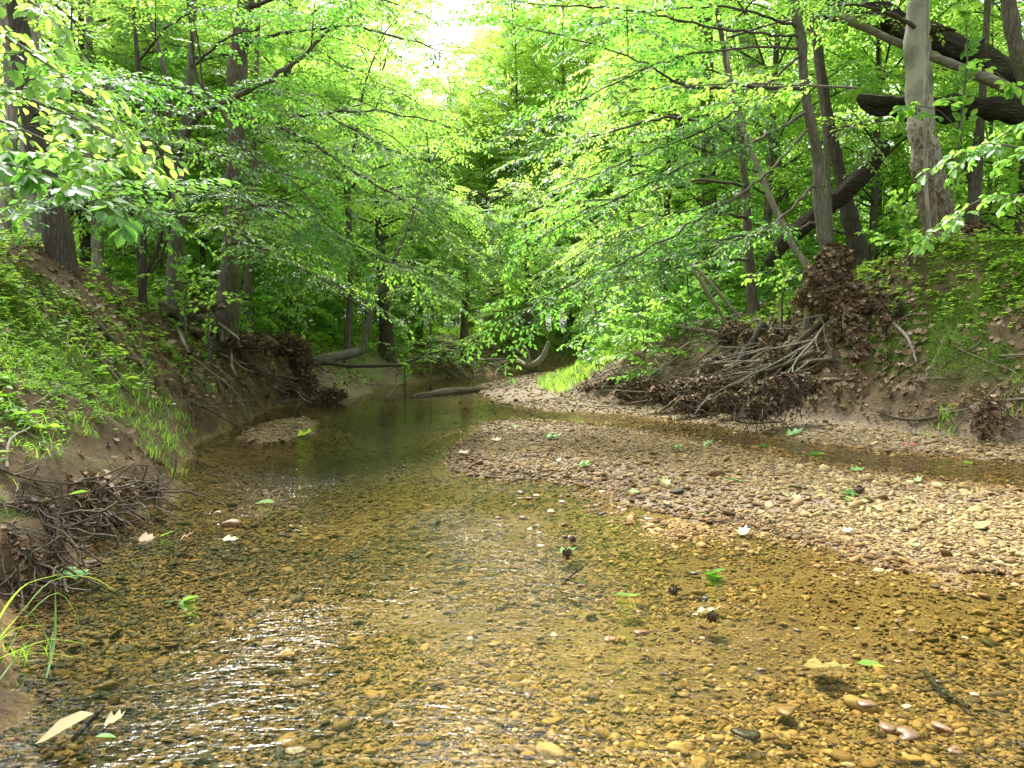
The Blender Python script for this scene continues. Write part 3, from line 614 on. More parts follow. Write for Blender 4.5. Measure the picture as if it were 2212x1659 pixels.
# right side
hero('slender_tree', 'slender crooked brown-grey tree rising out of the tall leaf heap on the right bank', 'tree',
     [(1792, 560, 12.6, 27), (1778, 500, 12.6, 26), (1768, 420, 12.6, 23), (1766, 340, 12.6, 22), (1745, 240, 12.4, 20), (1735, 170, 12.3, 20), (1728, 80, 12.2, 19), (1715, 0, 12.2, 17)],
     [[(1733, 192, 12.3, 9), (1600, 187, 11.5, 8), (1480, 185, 11, 6), (1400, 140, 10.6, 4), (1260, 90, 10.2, 3), (1130, 60, 9.9, 2)],
      [(1735, 105, 12.3, 7), (1620, 102, 11.6, 5), (1480, 120, 11.2, 4), (1330, 180, 10.8, 3), (1200, 250, 10.4, 2)],
      [(1740, 245, 12.3, 8), (1620, 310, 11.2, 7), (1500, 350, 10.6, 5), (1330, 430, 10.2, 4), (1200, 490, 10, 2)],
      [(1745, 280, 12.3, 7), (1640, 390, 11.2, 6), (1500, 480, 10.4, 5), (1340, 570, 10, 4), (1210, 625, 9.7, 3), (1130, 670, 9.6, 2)],
      [(1760, 400, 12.5, 7), (1660, 490, 11.4, 5), (1520, 540, 10.8, 4), (1400, 575, 10.3, 3)],
      [(1725, 60, 12.2, 7), (1600, 20, 11.6, 5), (1450, 20, 11.2, 4), (1300, 50, 10.8, 3)],
      [(1728, 80, 12.2, 6), (1540, 60, 11.2, 5), (1350, 20, 10.6, 4), (1150, 10, 10.2, 3)],
      [(1730, 120, 12.2, 6), (1560, 260, 11, 5), (1400, 330, 10.4, 4), (1230, 400, 10, 2)],
      [(1760, 480, 12.5, 6), (1700, 500, 11.6, 5), (1560, 515, 11, 4), (1420, 540, 10.6, 2)]],
     'bark_smooth', 12, gap=.19, top=3, tint=.45, start=.34, sub=.55)
hero('slim_tree', 'straight slim grey tree half way down the right bank, left of the tall leaf heap', 'tree',
     [(1630, 715, 15, 27), (1624, 640, 15, 23), (1615, 520, 15, 20), (1608, 400, 15, 18), (1598, 300, 15, 16), (1590, 250, 15, 13), (1560, 100, 15, 10)],
     [[(1600, 330, 14.9, 9), (1560, 280, 14.2, 8), (1450, 255, 13.6, 6), (1300, 290, 13, 4), (1180, 330, 12.6, 2)],
      [(1608, 400, 14.9, 7), (1500, 390, 14, 6), (1380, 420, 13.4, 4), (1250, 440, 13, 2)],
      [(1612, 470, 14.9, 7), (1500, 455, 14, 5), (1360, 500, 13.4, 4), (1230, 560, 13, 3)],
      [(1618, 560, 14.9, 7), (1540, 560, 14, 6), (1420, 590, 13.4, 4), (1330, 625, 13, 3)],
      [(1618, 600, 14.9, 5), (1700, 580, 14, 3), (1760, 600, 13.6, 2)]],
     'bark', 13, top=2.5, tint=.55, start=.4, sub=.4, roots=[groot([(1625, 690), (1600, 720), (1560, 780)], 14), groot([(1630, 690), (1670, 740), (1700, 800)], 10)])
hero('leaning_sapling', 'grey leaning stem slanting down to the right into the leaf heap', 'tree',
     [(1748, 590, 13, 17), (1718, 540, 13, 15), (1668, 440, 13, 12), (1640, 370, 13, 10), (1612, 300, 13, 8)], [], 'bark_pale', 14, top=1.5)
hero('thin_tree', 'thin straight stem right beside the slender crooked tree', 'tree',
     [(1792, 560, 14, 14), (1791, 450, 14, 13), (1784, 300, 14, 11), (1760, 100, 14, 10), (1745, 0, 14, 9)], [[(1785, 300, 14, 5), (1830, 270, 13.5, 4), (1860, 300, 13, 2)]], 'bark_smooth', 15, top=2)
hero('sycamore', 'large sycamore with flaking bark and pale upper trunk on top of the right bank', 'tree',
     [(2012, 535, 12.5, 34), (2004, 450, 12.5, 36), (1990, 350, 12.5, 42), (1982, 230, 12.5, 42), (1975, 100, 12.5, 41), (1978, 0, 12.5, 40)], [[(1980, 60, 12.4, 10), (1900, 20, 12, 7), (1800, 10, 11.8, 4)]], 'sycamore', 16, top=4, flare=1.2)
hero('leaning_sycamore', 'brown flaky trunk leaning left against the large sycamore from behind', 'tree',
     [(2052, 540, 13.2, 56), (2035, 450, 13.2, 48), (2015, 350, 13.2, 38), (2000, 220, 13.2, 32), (1996, 60, 13.2, 28)], [], 'sycamore', 17, top=3)
hero('pale_sapling', 'very thin pale grey stem standing in front of the large sycamore', 'sapling',
     [(2012, 540, 12.1, 9), (2002, 420, 12, 8), (2000, 250, 12, 8), (2004, 100, 12, 7), (2002, 0, 12, 7)], [], 'bark_pale', 18, top=1.5, rough=.05, bank=SPRB, kind='broad', leafmat='leaf_big')
hero('crooked_tree', 'forked brown trunk behind the sycamores near the right edge', 'tree',
     [(2098, 520, 15, 30), (2105, 430, 15, 28), (2110, 350, 15, 24), (2118, 260, 15, 18), (2130, 100, 15, 14)], [[(2100, 400, 15, 12), (2080, 340, 15, 9), (2070, 260, 15, 6)]], 'bark', 19, top=2)
hero('forest_tree', 'brown trunk slanting in the top right corner', 'tree',
     [(2290, 480, 12, 34), (2240, 250, 12, 32), (2200, 120, 12, 30), (2178, 0, 12, 28)], [], 'bark', 20, top=3)
hero('forest_tree', 'dark upright trunk in the woods behind the slim bank tree', 'tree',
     [(1535, 600, 20, 36), (1533, 480, 20, 34), (1530, 350, 20, 32), (1528, 150, 20, 28)], [[(1530, 330, 20, 8), (1450, 300, 19, 5), (1380, 310, 18.5, 3)]], 'bark', 21, top=3)
hero('propped_tree', 'brown trunk propping up the rotten fallen log behind the leaf heap', 'tree',
     [(1862, 590, 15, 38), (1850, 520, 15, 36), (1832, 450, 15, 32), (1822, 400, 15, 28), (1800, 300, 15, 22), (1780, 180, 15, 18)], [], 'bark_dark', 22, top=2)
hero('forest_tree', 'pale leaning trunk high in the leaves at the upper right of the stream', 'tree',
     [(1700, 520, 22, 30), (1660, 300, 22, 34), (1640, 180, 22, 34), (1610, 80, 22, 32), (1590, 0, 22, 28)], [], 'bark_pale', 23, top=3)
for k, (px, py, D, w, tx, m_, lab) in enumerate([
    (835, 690, 24, 30, -12, 'bark_dark', 'dark trunk leaning left above the far left bank'), (600, 640, 22, 20, 14, 'bark', 'brown trunk in the woods right of the stout furrowed trunk'),
    (1003, 700, 30, 18, 5, 'bark', 'narrow dark trunk above the middle of the far bank'), (1147, 745, 34, 20, -6, 'bark', 'grey-brown trunk above the curved driftwood snag'),
    (1055, 700, 36, 22, 3, 'bark_pale', 'pale grey trunk at the bend of the far bank'), (1470, 640, 24, 16, -8, 'bark', 'thin brown trunk left of the dark upright trunk'),
    (1355, 700, 26, 17, 5, 'bark_dark', 'short dark trunk half hidden in the bushes of the right bank'), (1260, 720, 36, 14, 6, 'bark', 'thin far trunk over the green point of the right bank'),
    (1890, 560, 22, 24, 6, 'bark', 'upright grey-brown trunk between the leaning log and the sycamores'), (1980, 540, 24, 15, -4, 'bark', 'thin trunk just left of the large sycamore'),
    (700, 690, 26, 14, 6, 'bark', 'thin trunk between the stout trunk and the slim straight tree'), (440, 640, 18, 12, -6, 'bark_dark', 'thin dark stem between the forked tree and the stout trunk'),
    (345, 620, 19, 14, 8, 'bark', 'thin grey stem behind the crooked multi-stemmed sapling'), (255, 590, 21, 16, -4, 'bark', 'grey stem right of the mottled slim trunk'),
    (905, 700, 30, 15, -12, 'bark_dark', 'dark stem slanting over the far left bank'), (1430, 690, 21, 20, 10, 'bark_dark', 'stubby dark trunk deep in the right bank thicket'), (150, 540, 17, 16, 3, 'bark', 'thin grey stem just right of the dark leaning trunk')]):
    ct = .55 if 820 < px < 1280 else 1.0
    tr = [(px, py, D, w), (px + tx * .4, py - 90 * ct, D, w * .85), (px + tx, py - 220 * ct, D, w * .7), (px + tx * 1.6, py - 420 * ct, D, w * .4), (px + tx * 2, py - 520 * ct, D, w * .2)]
    rg = np.random.default_rng(k); lim = []
    for q in range(12):
        yy = py - rg.uniform(60, 540) * ct; s = rg.choice([-1, 1]); Lx = 1671 / D * rg.uniform(1.2, 2.3)
        xx = px + tx * 1.6 * (py - yy) / 420; lim.append([(xx, yy, D, 5), (xx + s * Lx * .5, yy - 15, D - .6, 4), (xx + s * Lx, yy + 25, D - 1.0, 2)])
    hero('woodland_tree', lab, 'tree', tr, lim, m_, 40 + k, bank=SPRF, kind='far', leafmat='leaf_far', gap=.4, lr=(.8, 1.4), top=0 if ct < 1 else 2.5, tint=.55)

# ------------------------------------------------------------------ fallen and rotten logs
def log(name, label, pts, mat, sides=16, rough=.25, cat='log', seed=0, ground=False, branches=()):
    rng = np.random.default_rng(seed + 500); pp = [wpt(p) for p in pts] if not ground else pts
    q = smooth_poly(pp, .08); o = q[0, :3].copy(); root = empty(name, tuple(o), label, cat)
    q[:, :3] += .04 * np.stack([fbm(np.arange(len(q)) * .15, np.zeros(len(q)), seed + a) for a in range(3)], 1); q[:, 3] *= 1 + .35 * fbm(np.arange(len(q)) * .2, np.ones(len(q)), seed + 7)
    mb = MB(); tube(mb, q[:, :3] - o, q[:, 3], sides, 0, .5, rough, rng); link('wood', mb.mesh('wood', M[mat]), root)
    for b in branches:
        qb = smooth_poly([wpt(p) for p in b], .1); mb = MB(); tube(mb, qb[:, :3] - o, qb[:, 3], 8, 0, .5, .1, rng); link('broken_branch', mb.mesh('broken_branch', M[mat]), root)
    return root
log('fallen_log', 'huge dark fallen log slanting across the top right corner', [(1770, -40, 13.2, 40), (1808, 18, 13.2, 46), (1901, 36, 13.2, 44), (1941, 62, 13.3, 42), (2015, 88, 13.4, 48), (2108, 128, 13.5, 52), (2208, 176, 13.6, 56), (2330, 225, 13.8, 56)], 'rotten', seed=1, sides=22, rough=.4,
    branches=[[(1990, 80, 13.2, 16), (2030, 62, 12.9, 12), (2065, 66, 12.8, 5)], [(2100, 120, 13.3, 18), (2120, 92, 13.2, 10), (2128, 84, 13.2, 5)], [(1870, 36, 13.0, 12), (1850, 60, 12.9, 7)]])
log('fallen_branch', 'smooth grey fallen branch running below the huge dark log', [(1740, 6, 12.9, 12), (1768, 17, 12.9, 14), (1875, 63, 12.9, 17), (1952, 97, 12.9, 18), (2041, 133, 12.9, 19), (2141, 173, 12.9, 22), (2208, 207, 12.9, 25), (2320, 250, 12.9, 28)], 'pale_log', rough=.06, seed=2)
log('rotten_log', 'dark rotten log lying level behind the sycamore trunks', [(1852, 206, 13.6, 8), (1868, 214, 13.6, 26), (1892, 224, 13.6, 40), (1960, 230, 13.6, 44), (2060, 235, 13.6, 46), (2212, 228, 13.6, 50), (2350, 225, 13.6, 52)], 'rotten', seed=3, sides=22, rough=.45)
log('leaning_log', 'cracked dark log leaning up to the right behind the leaf heap', [(1655, 570, 14.6, 22), (1700, 520, 14.4, 32), (1760, 470, 14.2, 36), (1830, 410, 14, 36), (1875, 365, 13.9, 30), (1915, 310, 13.8, 18)], 'rotten', seed=4)
log('sunken_log', 'low dark log lying in the water off the far gravel bar', [[*W(888, 858), .03], [*(W(925, 855) + [0, 0, .02]), .08], [*(W(975, 850) + [0, 0, .05]), .1], [*(W(1035, 846) + [0, 0, .04]), .05]], 'bark', ground=True, seed=5)
log('driftwood_snag', 'pale curved driftwood snag with broken branches on the far bank', [(1118, 778, 30, 10), (1140, 790, 29.5, 12), (1165, 778, 29.5, 13), (1180, 755, 29.5, 10), (1184, 738, 29.5, 6)], 'drift', sides=8, seed=6,
    branches=[[(1140, 788, 29.5, 7), (1130, 765, 29.5, 6), (1108, 752, 29.5, 4)], [(1145, 785, 29.5, 6), (1140, 760, 29.5, 5), (1128, 745, 29.5, 3)], [(1125, 782, 29.5, 6), (1100, 778, 29.5, 4), (1080, 785, 29.5, 2)]])
log('bleached_branch', 'pale bleached branch arching down over the right bank bushes', [(1405, 520, 13.4, 5), (1450, 545, 13.3, 7), (1500, 590, 13.2, 9), (1540, 650, 13.2, 8), (1570, 700, 13.4, 6)], 'drift', sides=8, rough=.05, seed=7, cat='branch')
log('broken_branch', 'short bleached broken branch on the slope beside the slim bank tree', [(1500, 575, 14, 6), (1545, 625, 14, 8), (1600, 690, 14, 8)], 'drift', sides=8, rough=.05, seed=8, cat='branch')
log('log', 'flat pale mud-covered log at the water under the left root clump', [[*(W(560, 872) + [0, 0, .0]), .05], [*(W(600, 869) + [0, 0, .02]), .09], [*(W(640, 866) + [0, 0, .02]), .06], [*(W(668, 864)), .03]], 'drift', ground=True, seed=9)

# ------------------------------------------------------------------ forest beyond: copies of a few trees
def gen_tree(seed, h, cb, nb, Rr, bank, kind, r0, leafmat, mat, gap=.34, lr=(.8, 1.5), lscale=1.0):
    rng = np.random.default_rng(seed + 900); bend = rng.normal(0, .3, 2); lean = rng.normal(0, .04, 2)
    pts = [[bend[0] * math.sin(t * 3) * .5 + lean[0] * t * h, bend[1] * math.sin(t * 3 + 1) * .5 + lean[1] * t * h, -.3 + t * h, r0 * (1 - .85 * t) + (r0 * .4 if t == 0 else 0)] for t in np.linspace(0, 1, 7)]
    q = smooth_poly(pts, .4); tm = MB(); tube(tm, q[:, :3], q[:, 3], 10, 0, .5, .12, rng); cm = MB(); a = 0
    for k in range(nb):
        t = cb + (1 - cb) * (k + .5) / nb; b0 = q[min(int(t * len(q)), len(q) - 1), :3]; a += 2.4 + rng.normal(0, .3)
        u_ = (t - cb) / (1 - cb); L = Rr * (.72 + .42 * math.sin(math.pi * u_) - .3 * u_) * rng.uniform(.6, 1.2); d = np.array([math.cos(a), math.sin(a), 0]); up = rng.uniform(.05, .45) + .7 * u_ + (.3 if rng.random() < .25 else 0)
        bb = smooth_poly([b0, b0 + d * L * .4 + [0, 0, up * L * .4], b0 + d * L * .8 + [rng.normal(0, .2), rng.normal(0, .2), up * L * .5], b0 + d * L + [0, 0, up * L * .4]], .35)
        tube(cm, bb, np.linspace(max(.012, r0 * .25), .006, len(bb)), 4, 1, cap=False)
        sprays_along(cm, bb, rng, .15, gap, lr, bank, kind, .5 + rng.normal(0, .12), twigs=False, scale=lscale)
    return tm.mesh('trunk', M[mat]), cm.mesh('crown', [M[leafmat], M['twig']])
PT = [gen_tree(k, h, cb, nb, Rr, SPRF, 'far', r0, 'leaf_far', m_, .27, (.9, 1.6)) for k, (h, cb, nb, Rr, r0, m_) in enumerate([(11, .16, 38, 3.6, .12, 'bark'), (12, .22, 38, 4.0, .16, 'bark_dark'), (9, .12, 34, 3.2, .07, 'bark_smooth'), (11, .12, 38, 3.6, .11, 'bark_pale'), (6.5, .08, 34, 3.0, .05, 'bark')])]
PS = [gen_tree(20 + k, h, .12, nb, Rr, SPR, 'beech', .03, 'leaf', 'bark_smooth', .3, (.5, 1.1)) for k, (h, nb, Rr) in enumerate([(3.4, 16, 1.5), (2.6, 13, 1.3), (4.6, 18, 1.8)])]
PB = [gen_tree(30 + k, h, .1, nb, Rr, SPRB, 'broad', .018, 'leaf_big', 'bark_smooth', .3, (.4, .8)) for k, (h, nb, Rr) in enumerate([(1.4, 11, .8), (1.9, 13, .9), (1.0, 10, .7)])]
def put(protos, k, x, y, s, rot, name, label, cat, group, dz=0):
    root = empty(name, (x, y, hz(x, y) + dz), label, cat, group); root.rotation_euler = (0, 0, rot); root.scale = (s, s, s)
    t, c = protos[k]; link('trunk' if cat == 'tree' else 'stem', t, root); link('crown' if cat == 'tree' else 'foliage', c, root)
    return root
rng = np.random.default_rng(77)
def woods(n, xr, yr, md, protos, sr, name, label, cat, group, clear, taken, test=None):
    c = 0
    for _ in range(6000):
        if c >= n: break
        x = rng.uniform(*xr); y = rng.uniform(*yr)
        if abs(x) > .72 * y + 3: continue
        _, dl, dr, di, ds, br = height(np.array([x]), np.array([y]), True)
        if max(dl[0], dr[0] - br[0] * .6) < clear: continue
        if test and not test(x, y): continue
        if cat == 'tree' and 31 < y < 47 and -.13 * y < x < .24 * y: continue
        if any((x - a) ** 2 + (y - b) ** 2 < md ** 2 for a, b in taken): continue
        taken.append((x, y)); put(protos, int(rng.integers(len(protos))), x, y, rng.uniform(*sr), rng.uniform(0, 6.28), name, label, cat, group); c += 1
tk = []
woods(21, (-26, -4), (16, 34), 2.2, PT, (.8, 1.15), 'forest_tree', 'leafy tree in the dense woods behind the left bank', 'tree', 'trees in the woods behind the left bank', 2.8, tk)
woods(21, (4, 26), (17, 36), 2.2, PT, (.8, 1.15), 'forest_tree', 'leafy tree in the dense woods behind the right bank', 'tree', 'trees in the woods behind the right bank', 2.8, tk, lambda x, y: x > .13 * y)
woods(44, (-45, 50), (34, 60), 2.4, PT, (.85, 1.25), 'forest_tree', 'bright green tree in the far woods beyond the bend', 'tree', 'trees in the far woods beyond the bend', 2.2, tk)
woods(18, (-60, 60), (60, 82), 3.4, PT, (1.1, 1.5), 'forest_tree', 'distant pale green tree at the back of the far woods', 'tree', 'distant trees at the back of the far woods', 3, tk)
woods(10, (-10, 12), (47, 62), 2.4, PT, (.95, 1.35), 'forest_tree', 'bright tree closing the view straight beyond the stream bend', 'tree', 'trees straight beyond the stream bend', 1.6, tk, lambda x, y: abs(x - .02 * y) < .2 * y)
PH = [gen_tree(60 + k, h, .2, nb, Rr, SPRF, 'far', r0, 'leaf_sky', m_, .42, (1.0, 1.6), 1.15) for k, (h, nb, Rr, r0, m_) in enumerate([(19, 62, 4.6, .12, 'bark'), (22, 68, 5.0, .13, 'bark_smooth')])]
tk4 = []
for n_, lo, hi, y0, y1, sr in ((14, -.005, .22, 46, 60, (1.05, 1.3)), (7, -.34, -.13, 47, 60, (1.0, 1.2)), (7, -.13, -.005, 48, 60, (.72, .84))):
    woods(n_, (-20, 14), (y0, y1), 2.6, PH, sr, 'tall_tree', 'tall light green tree rising high behind the stream bend', 'tree', 'tall trees rising behind the stream bend', 1.6, tk4, lambda x, y: lo * y < x < hi * y)
tk2 = []
woods(34, (-16, -4), (18, 32), 1.2, PS, (.7, 1.15), 'sapling', 'young leafy sapling in the undergrowth on top of the left bank', 'sapling', 'saplings on top of the left bank', 1.6, tk2)
woods(30, (4, 20), (18, 34), 1.2, PS, (.6, 1.1), 'sapling', 'young leafy sapling in the undergrowth on top of the right bank', 'sapling', 'saplings on top of the right bank', 2.0, tk2)
woods(34, (-14, 14), (25, 46), 1.3, PS, (.5, .85), 'sapling', 'small sapling overhanging the banks at the far bend', 'sapling', 'saplings at the far bend', .9, tk2, lambda x, y: not (-.02 * y < x < .12 * y and y < 38))
woods(34, (-8, 12), (37, 50), 1.1, PS, (1.2, 2.3), 'sapling', 'bright green sapling growing in the opening beyond the bend', 'sapling', 'saplings in the opening beyond the bend', .8, tk2, lambda x, y: -.14 * y < x < .22 * y)
tk3 = []
woods(44, (1.5, 12), (15, 30), .7, PB, (.7, 1.2), 'bush', 'low broad-leaved bush on the slope of the right bank', 'bush', 'bushes on the right bank slope', .7, tk3, lambda x, y: .13 * y < x < .36 * y)
woods(28, (-12, -2), (15.5, 30), .8, PB, (.6, 1.1), 'bush', 'low broad-leaved bush on the far part of the left bank', 'bush', 'bushes on the far left bank', .8, tk3)

# ------------------------------------------------------------------ ground cover
rng = np.random.default_rng(5)
def nrm(x, y, e=.04):
    return unit(np.stack([-(height(x + e, y) - height(x - e, y)) / (2 * e), -(height(x, y + e) - height(x, y - e)) / (2 * e), np.ones_like(x)], -1))
def rand_dirs(n, rng, up=0.0):
    a = rng.uniform(0, 2 * math.pi, n); return np.stack([np.cos(a), np.sin(a), np.full(n, up) if np.isscalar(up) else up], -1)
def cands(n, y0, y1, side, rng, half=.72):
    x, y = frustum_pts(n, y0, y1, rng, half); k = (x < 0) if side < 0 else (x > 0); x, y = x[k], y[k]
    z, dl, dr, di, ds, br = height(x, y, True); return x, y, z, dl, dr, br
# moss cushions
mb = MB()
for side, n, y0, y1, s0 in ((-1, 420000, 3, 9.5, .016), (1, 520000, 6.5, 14, .024), (-1, 120000, 9.5, 18, .03)):
    x, y, z, dl, dr, br = cands(n, y0, y1, side, rng); m_ = moss_at(x, y, dl, dr, br)
    k = (m_ > rng.uniform(.1, .9, len(x))) & (rng.random(len(x)) < .7); x, y, z = x[k], y[k], z[k]; N = nrm(x, y)
    D = N * .55 + rand_dirs(len(x), rng) * .8; leaves(mb, np.stack([x, y, z + .004], -1), D, N + rng.normal(0, .3, N.shape), s0 * rng.uniform(.6, 1.5, len(x)), np.clip(rng.normal(.5, .25, len(x)) + .8 * fbm(x * 3, y * 3, 4), 0, 1), 'far')
tag(link('moss', mb.mesh('moss', M['moss'])), 'bright green moss covering the stream banks', kind='stuff')
# small herbs
mb = MB()
def herbs(x, y, z, nl, hh, s, mb=mb, kind='broad'):
    n = len(x); c = np.stack([x, y, z], -1); top = c + np.stack([rng.normal(0, .25, n) * hh, rng.normal(0, .25, n) * hh, hh], -1)
    for k in range(nl):
        t = rng.uniform(.35, 1.0, n)[:, None]; b = c + (top - c) * t; D = rand_dirs(n, rng, rng.uniform(-.2, .35, n))
        leaves(mb, b, D, np.array([0, 0, 1.]) + rng.normal(0, .3, (n, 3)), s * rng.uniform(.6, 1.25, n), np.clip(rng.normal(.5, .25, n), 0, 1), kind)
x, y, z, dl, dr, br = cands(80000, 2.5, 14.5, -1, rng)
p = sstep(-.14, .1, fbm(x * .7 + 5, y * .7, 15, 3)) * sstep(.3, .8, dl) * (1 - .4 * sstep(8.5, 11, y) * sstep(-.5, .5, x + 5.2)); k = p > rng.uniform(.05, 1.2, len(x)); x, y, z = x[k], y[k], z[k]
herbs(x, y, z, 6, rng.uniform(.02, .10, len(x)), .036)
x, y, z, dl, dr, br = cands(70000, 7, 16, 1, rng)
p = np.maximum(sstep(-.15, .1, fbm(x * .8 + 5, y * .8, 16, 3)), .75 * sstep(1.4, 2.0, dr - br)) * sstep(.6, 1.6, dr - br) * (.3 + .7 * sstep(4.6, 6, x)); k = p > rng.uniform(.1, 1.3, len(x)); x, y, z = x[k], y[k], z[k]
herbs(x, y, z, 5, rng.uniform(.02, .09, len(x)), .042)
x, y, z, dl, dr, br = cands(4500, 2.8, 14, -1, rng); k = (dl > .5) & (fbm(x * 1.1, y * 1.1, 17, 3) > -.02); herbs(x[k], y[k], z[k], 5, rng.uniform(.05, .2, k.sum()), .085)
x, y, z, dl, dr, br = cands(7000, 7, 15, 1, rng); k = (dr > br + 1.2) & (fbm(x * 1.1, y * 1.1, 18, 3) > .0); herbs(x[k], y[k], z[k], 5, rng.uniform(.05, .2, k.sum()), .08)
for side in (-1, 1):      # taller plants on the flats behind the crests and along the far banks
    x, y, z, dl, dr, br = cands(60000, 7, 42, side, rng); dd = np.where(dl > 0, dl - 1.2, dr - br - 1.8); dd = np.where(y > 17, dd + 1.1, dd)
    k = (dd > 0) & ((sstep(0, 1.5, dd) + (y > 17) * .5) * (.55 + fbm(x * .8, y * .8, 44, 3) * 1.6) > rng.random(len(x))); x, y, z = x[k], y[k], z[k]
    herbs(x, y, z, 6, rng.uniform(.1, .45, len(x)), .085)
tag(link('herbs', mb.mesh('herbs', M['herb'])), 'low leafy plants growing over the stream banks', kind='stuff')
# grass
mb = MB()
def grass(x, y, z, nb, L, spread=.03, mb=mb, T=.5):
    n = len(x)
    for k in range(nb):
        b = np.stack([x + rng.normal(0, spread, n), y + rng.normal(0, spread, n), z], -1); D = rand_dirs(n, rng) * rng.uniform(.25, 1.1, n)[:, None] + [0, 0, 1]
        q = unit(D); leaves(mb, b, D, np.cross(q, np.cross(q, [0, 0, 1.]) + 1e-6) * -1, L * rng.uniform(.5, 1.2, n), np.clip(rng.normal(T, .2, n), 0, 1), 'blade')
x, y, z, dl, dr, br = cands(16000, 3, 14, -1, rng); p = sstep(-.1, .15, fbm(x * .9, y * .9, 25, 3)) * sstep(.15, .4, dl); k = p > rng.uniform(.2, 1.4, len(x)); grass(x[k], y[k], z[k], 9, .13)
x, y, z, dl, dr, br = cands(14000, 7, 15, 1, rng); p = sstep(-.08, .15, fbm(x * .9, y * .9, 26, 3)) * sstep(.5, 1.2, dr - br); k = p > rng.uniform(.2, 1.4, len(x)); grass(x[k], y[k], z[k], 9, .14)
x, y, z, dl, dr, br = cands(26000, 17, 40, 1, rng); k = (dr > br * .75) & (dr < br + 3.4); grass(x[k], y[k], z[k], 7, .32, .08, T=.75)
x, y, z, dl, dr, br = cands(26000, 18, 42, -1, rng); k = (dl > .5) & (dl < 3) & (fbm(x, y, 3) > -.02); grass(x[k], y[k], z[k], 6, .2, .06, T=.7)
for px, py, n, sp in ((330, 930, 34, .4), (370, 960, 26, .3), (300, 860, 24, .45), (395, 920, 16, .25), (230, 860, 20, .5), (345, 1000, 20, .25), (2040, 930, 16, .12), (1900, 760, 14, .12), (2020, 520, 10, .1), (2190, 880, 12, .1)):
    q = G(px, py); x = q[0] + rng.normal(0, sp, n); y = q[1] + rng.normal(0, sp, n); x = np.where(height(x, y) > .08, x, q[0]); grass(x, y, height(x, y), 9, .15, .05, T=.6)
tag(link('grass', mb.mesh('grass', M['herb'])), 'green grass tufts on the stream banks', kind='stuff')
# leaf litter
mb = MB()
def litter(x, y, z, s, lift=.012, T=.55, sd=.22, mb=mb, steep=.3):
    n = len(x); N = nrm(x, y) + rng.normal(0, steep, (n, 3)); D = rand_dirs(n, rng, rng.normal(0, .15, n)); D = D - N * np.sum(D * unit(N), 1)[:, None]
    leaves(mb, np.stack([x, y, z + lift * rng.uniform(.3, 2, n)], -1), D, N, s * rng.uniform(.5, 1.3, n), np.clip(rng.normal(T, sd, n), 0, 1), 'lobed', curl=.35, rng=rng)
x, y, z, dl, dr, br = cands(36000, 2.5, 16, -1, rng); p = sstep(-.09, .12, fbm(x * .8 + 9, y * .8, 35, 3)) * (dl > .12); k = p > rng.uniform(.1, 1.3, len(x)); litter(x[k], y[k], z[k], .07, T=.5)
x, y, z, dl, dr, br = cands(34000, 7, 17, 1, rng); p = (.25 + .75 * sstep(-.08, .12, fbm(x * .8 + 9, y * .8, 36, 3))) * sstep(-.1, .4, dr - br) * (1.15 - .75 * sstep(5.6, 7, x)); k = p > rng.uniform(.05, 1.1, len(x)); litter(x[k], y[k], z[k], .08, T=.5)
x, y, z, dl, dr, br = cands(16000, 16, 34, -1, rng); k = (dl > .2) & (dl < 3.4) & (fbm(x * .6, y * .6, 37, 3) > -.08); litter(x[k], y[k], z[k], .13, T=.75)
x, y, z, dl, dr, br = cands(12000, 16, 34, 1, rng); k = (dr > br * .9) & (dr < br + 2) & (fbm(x * .6, y * .6, 38, 3) > .02); litter(x[k], y[k], z[k], .12, T=.6)
x, y = frustum_pts(2600, 10, 30, rng, .5); z, dl, dr, di, ds, br = height(x, y, True); k = (dr > .1) & (dr < br); litter(x[k], y[k], z[k], .07, T=.6, steep=.15)
gp = np.array([G(rng.uniform(1560, 1990), rng.uniform(560, 860)) for _ in range(1500)]); gx = gp[:, 0] + rng.normal(0, .05, 1500); gy = gp[:, 1] + rng.normal(0, .05, 1500); litter(gx, gy, height(gx, gy), .085, .03, T=.5)
gp = np.array([G(rng.uniform(1500, 1900), rng.uniform(620, 720)) for _ in range(500)]); gx = gp[:, 0]; gy = gp[:, 1]; litter(gx, gy, height(gx, gy), .09, .03, T=.55)
gp = np.array([G(rng.uniform(330, 680), rng.uniform(600, 880)) for _ in range(900)]); gx = gp[:, 0]; gy = gp[:, 1]; litter(gx, gy, height(gx, gy), .08, .02, T=.48)
tag(link('leaf_litter', mb.mesh('leaf_litter', M['dead'])), 'brown dead leaves scattered over the banks', kind='stuff')

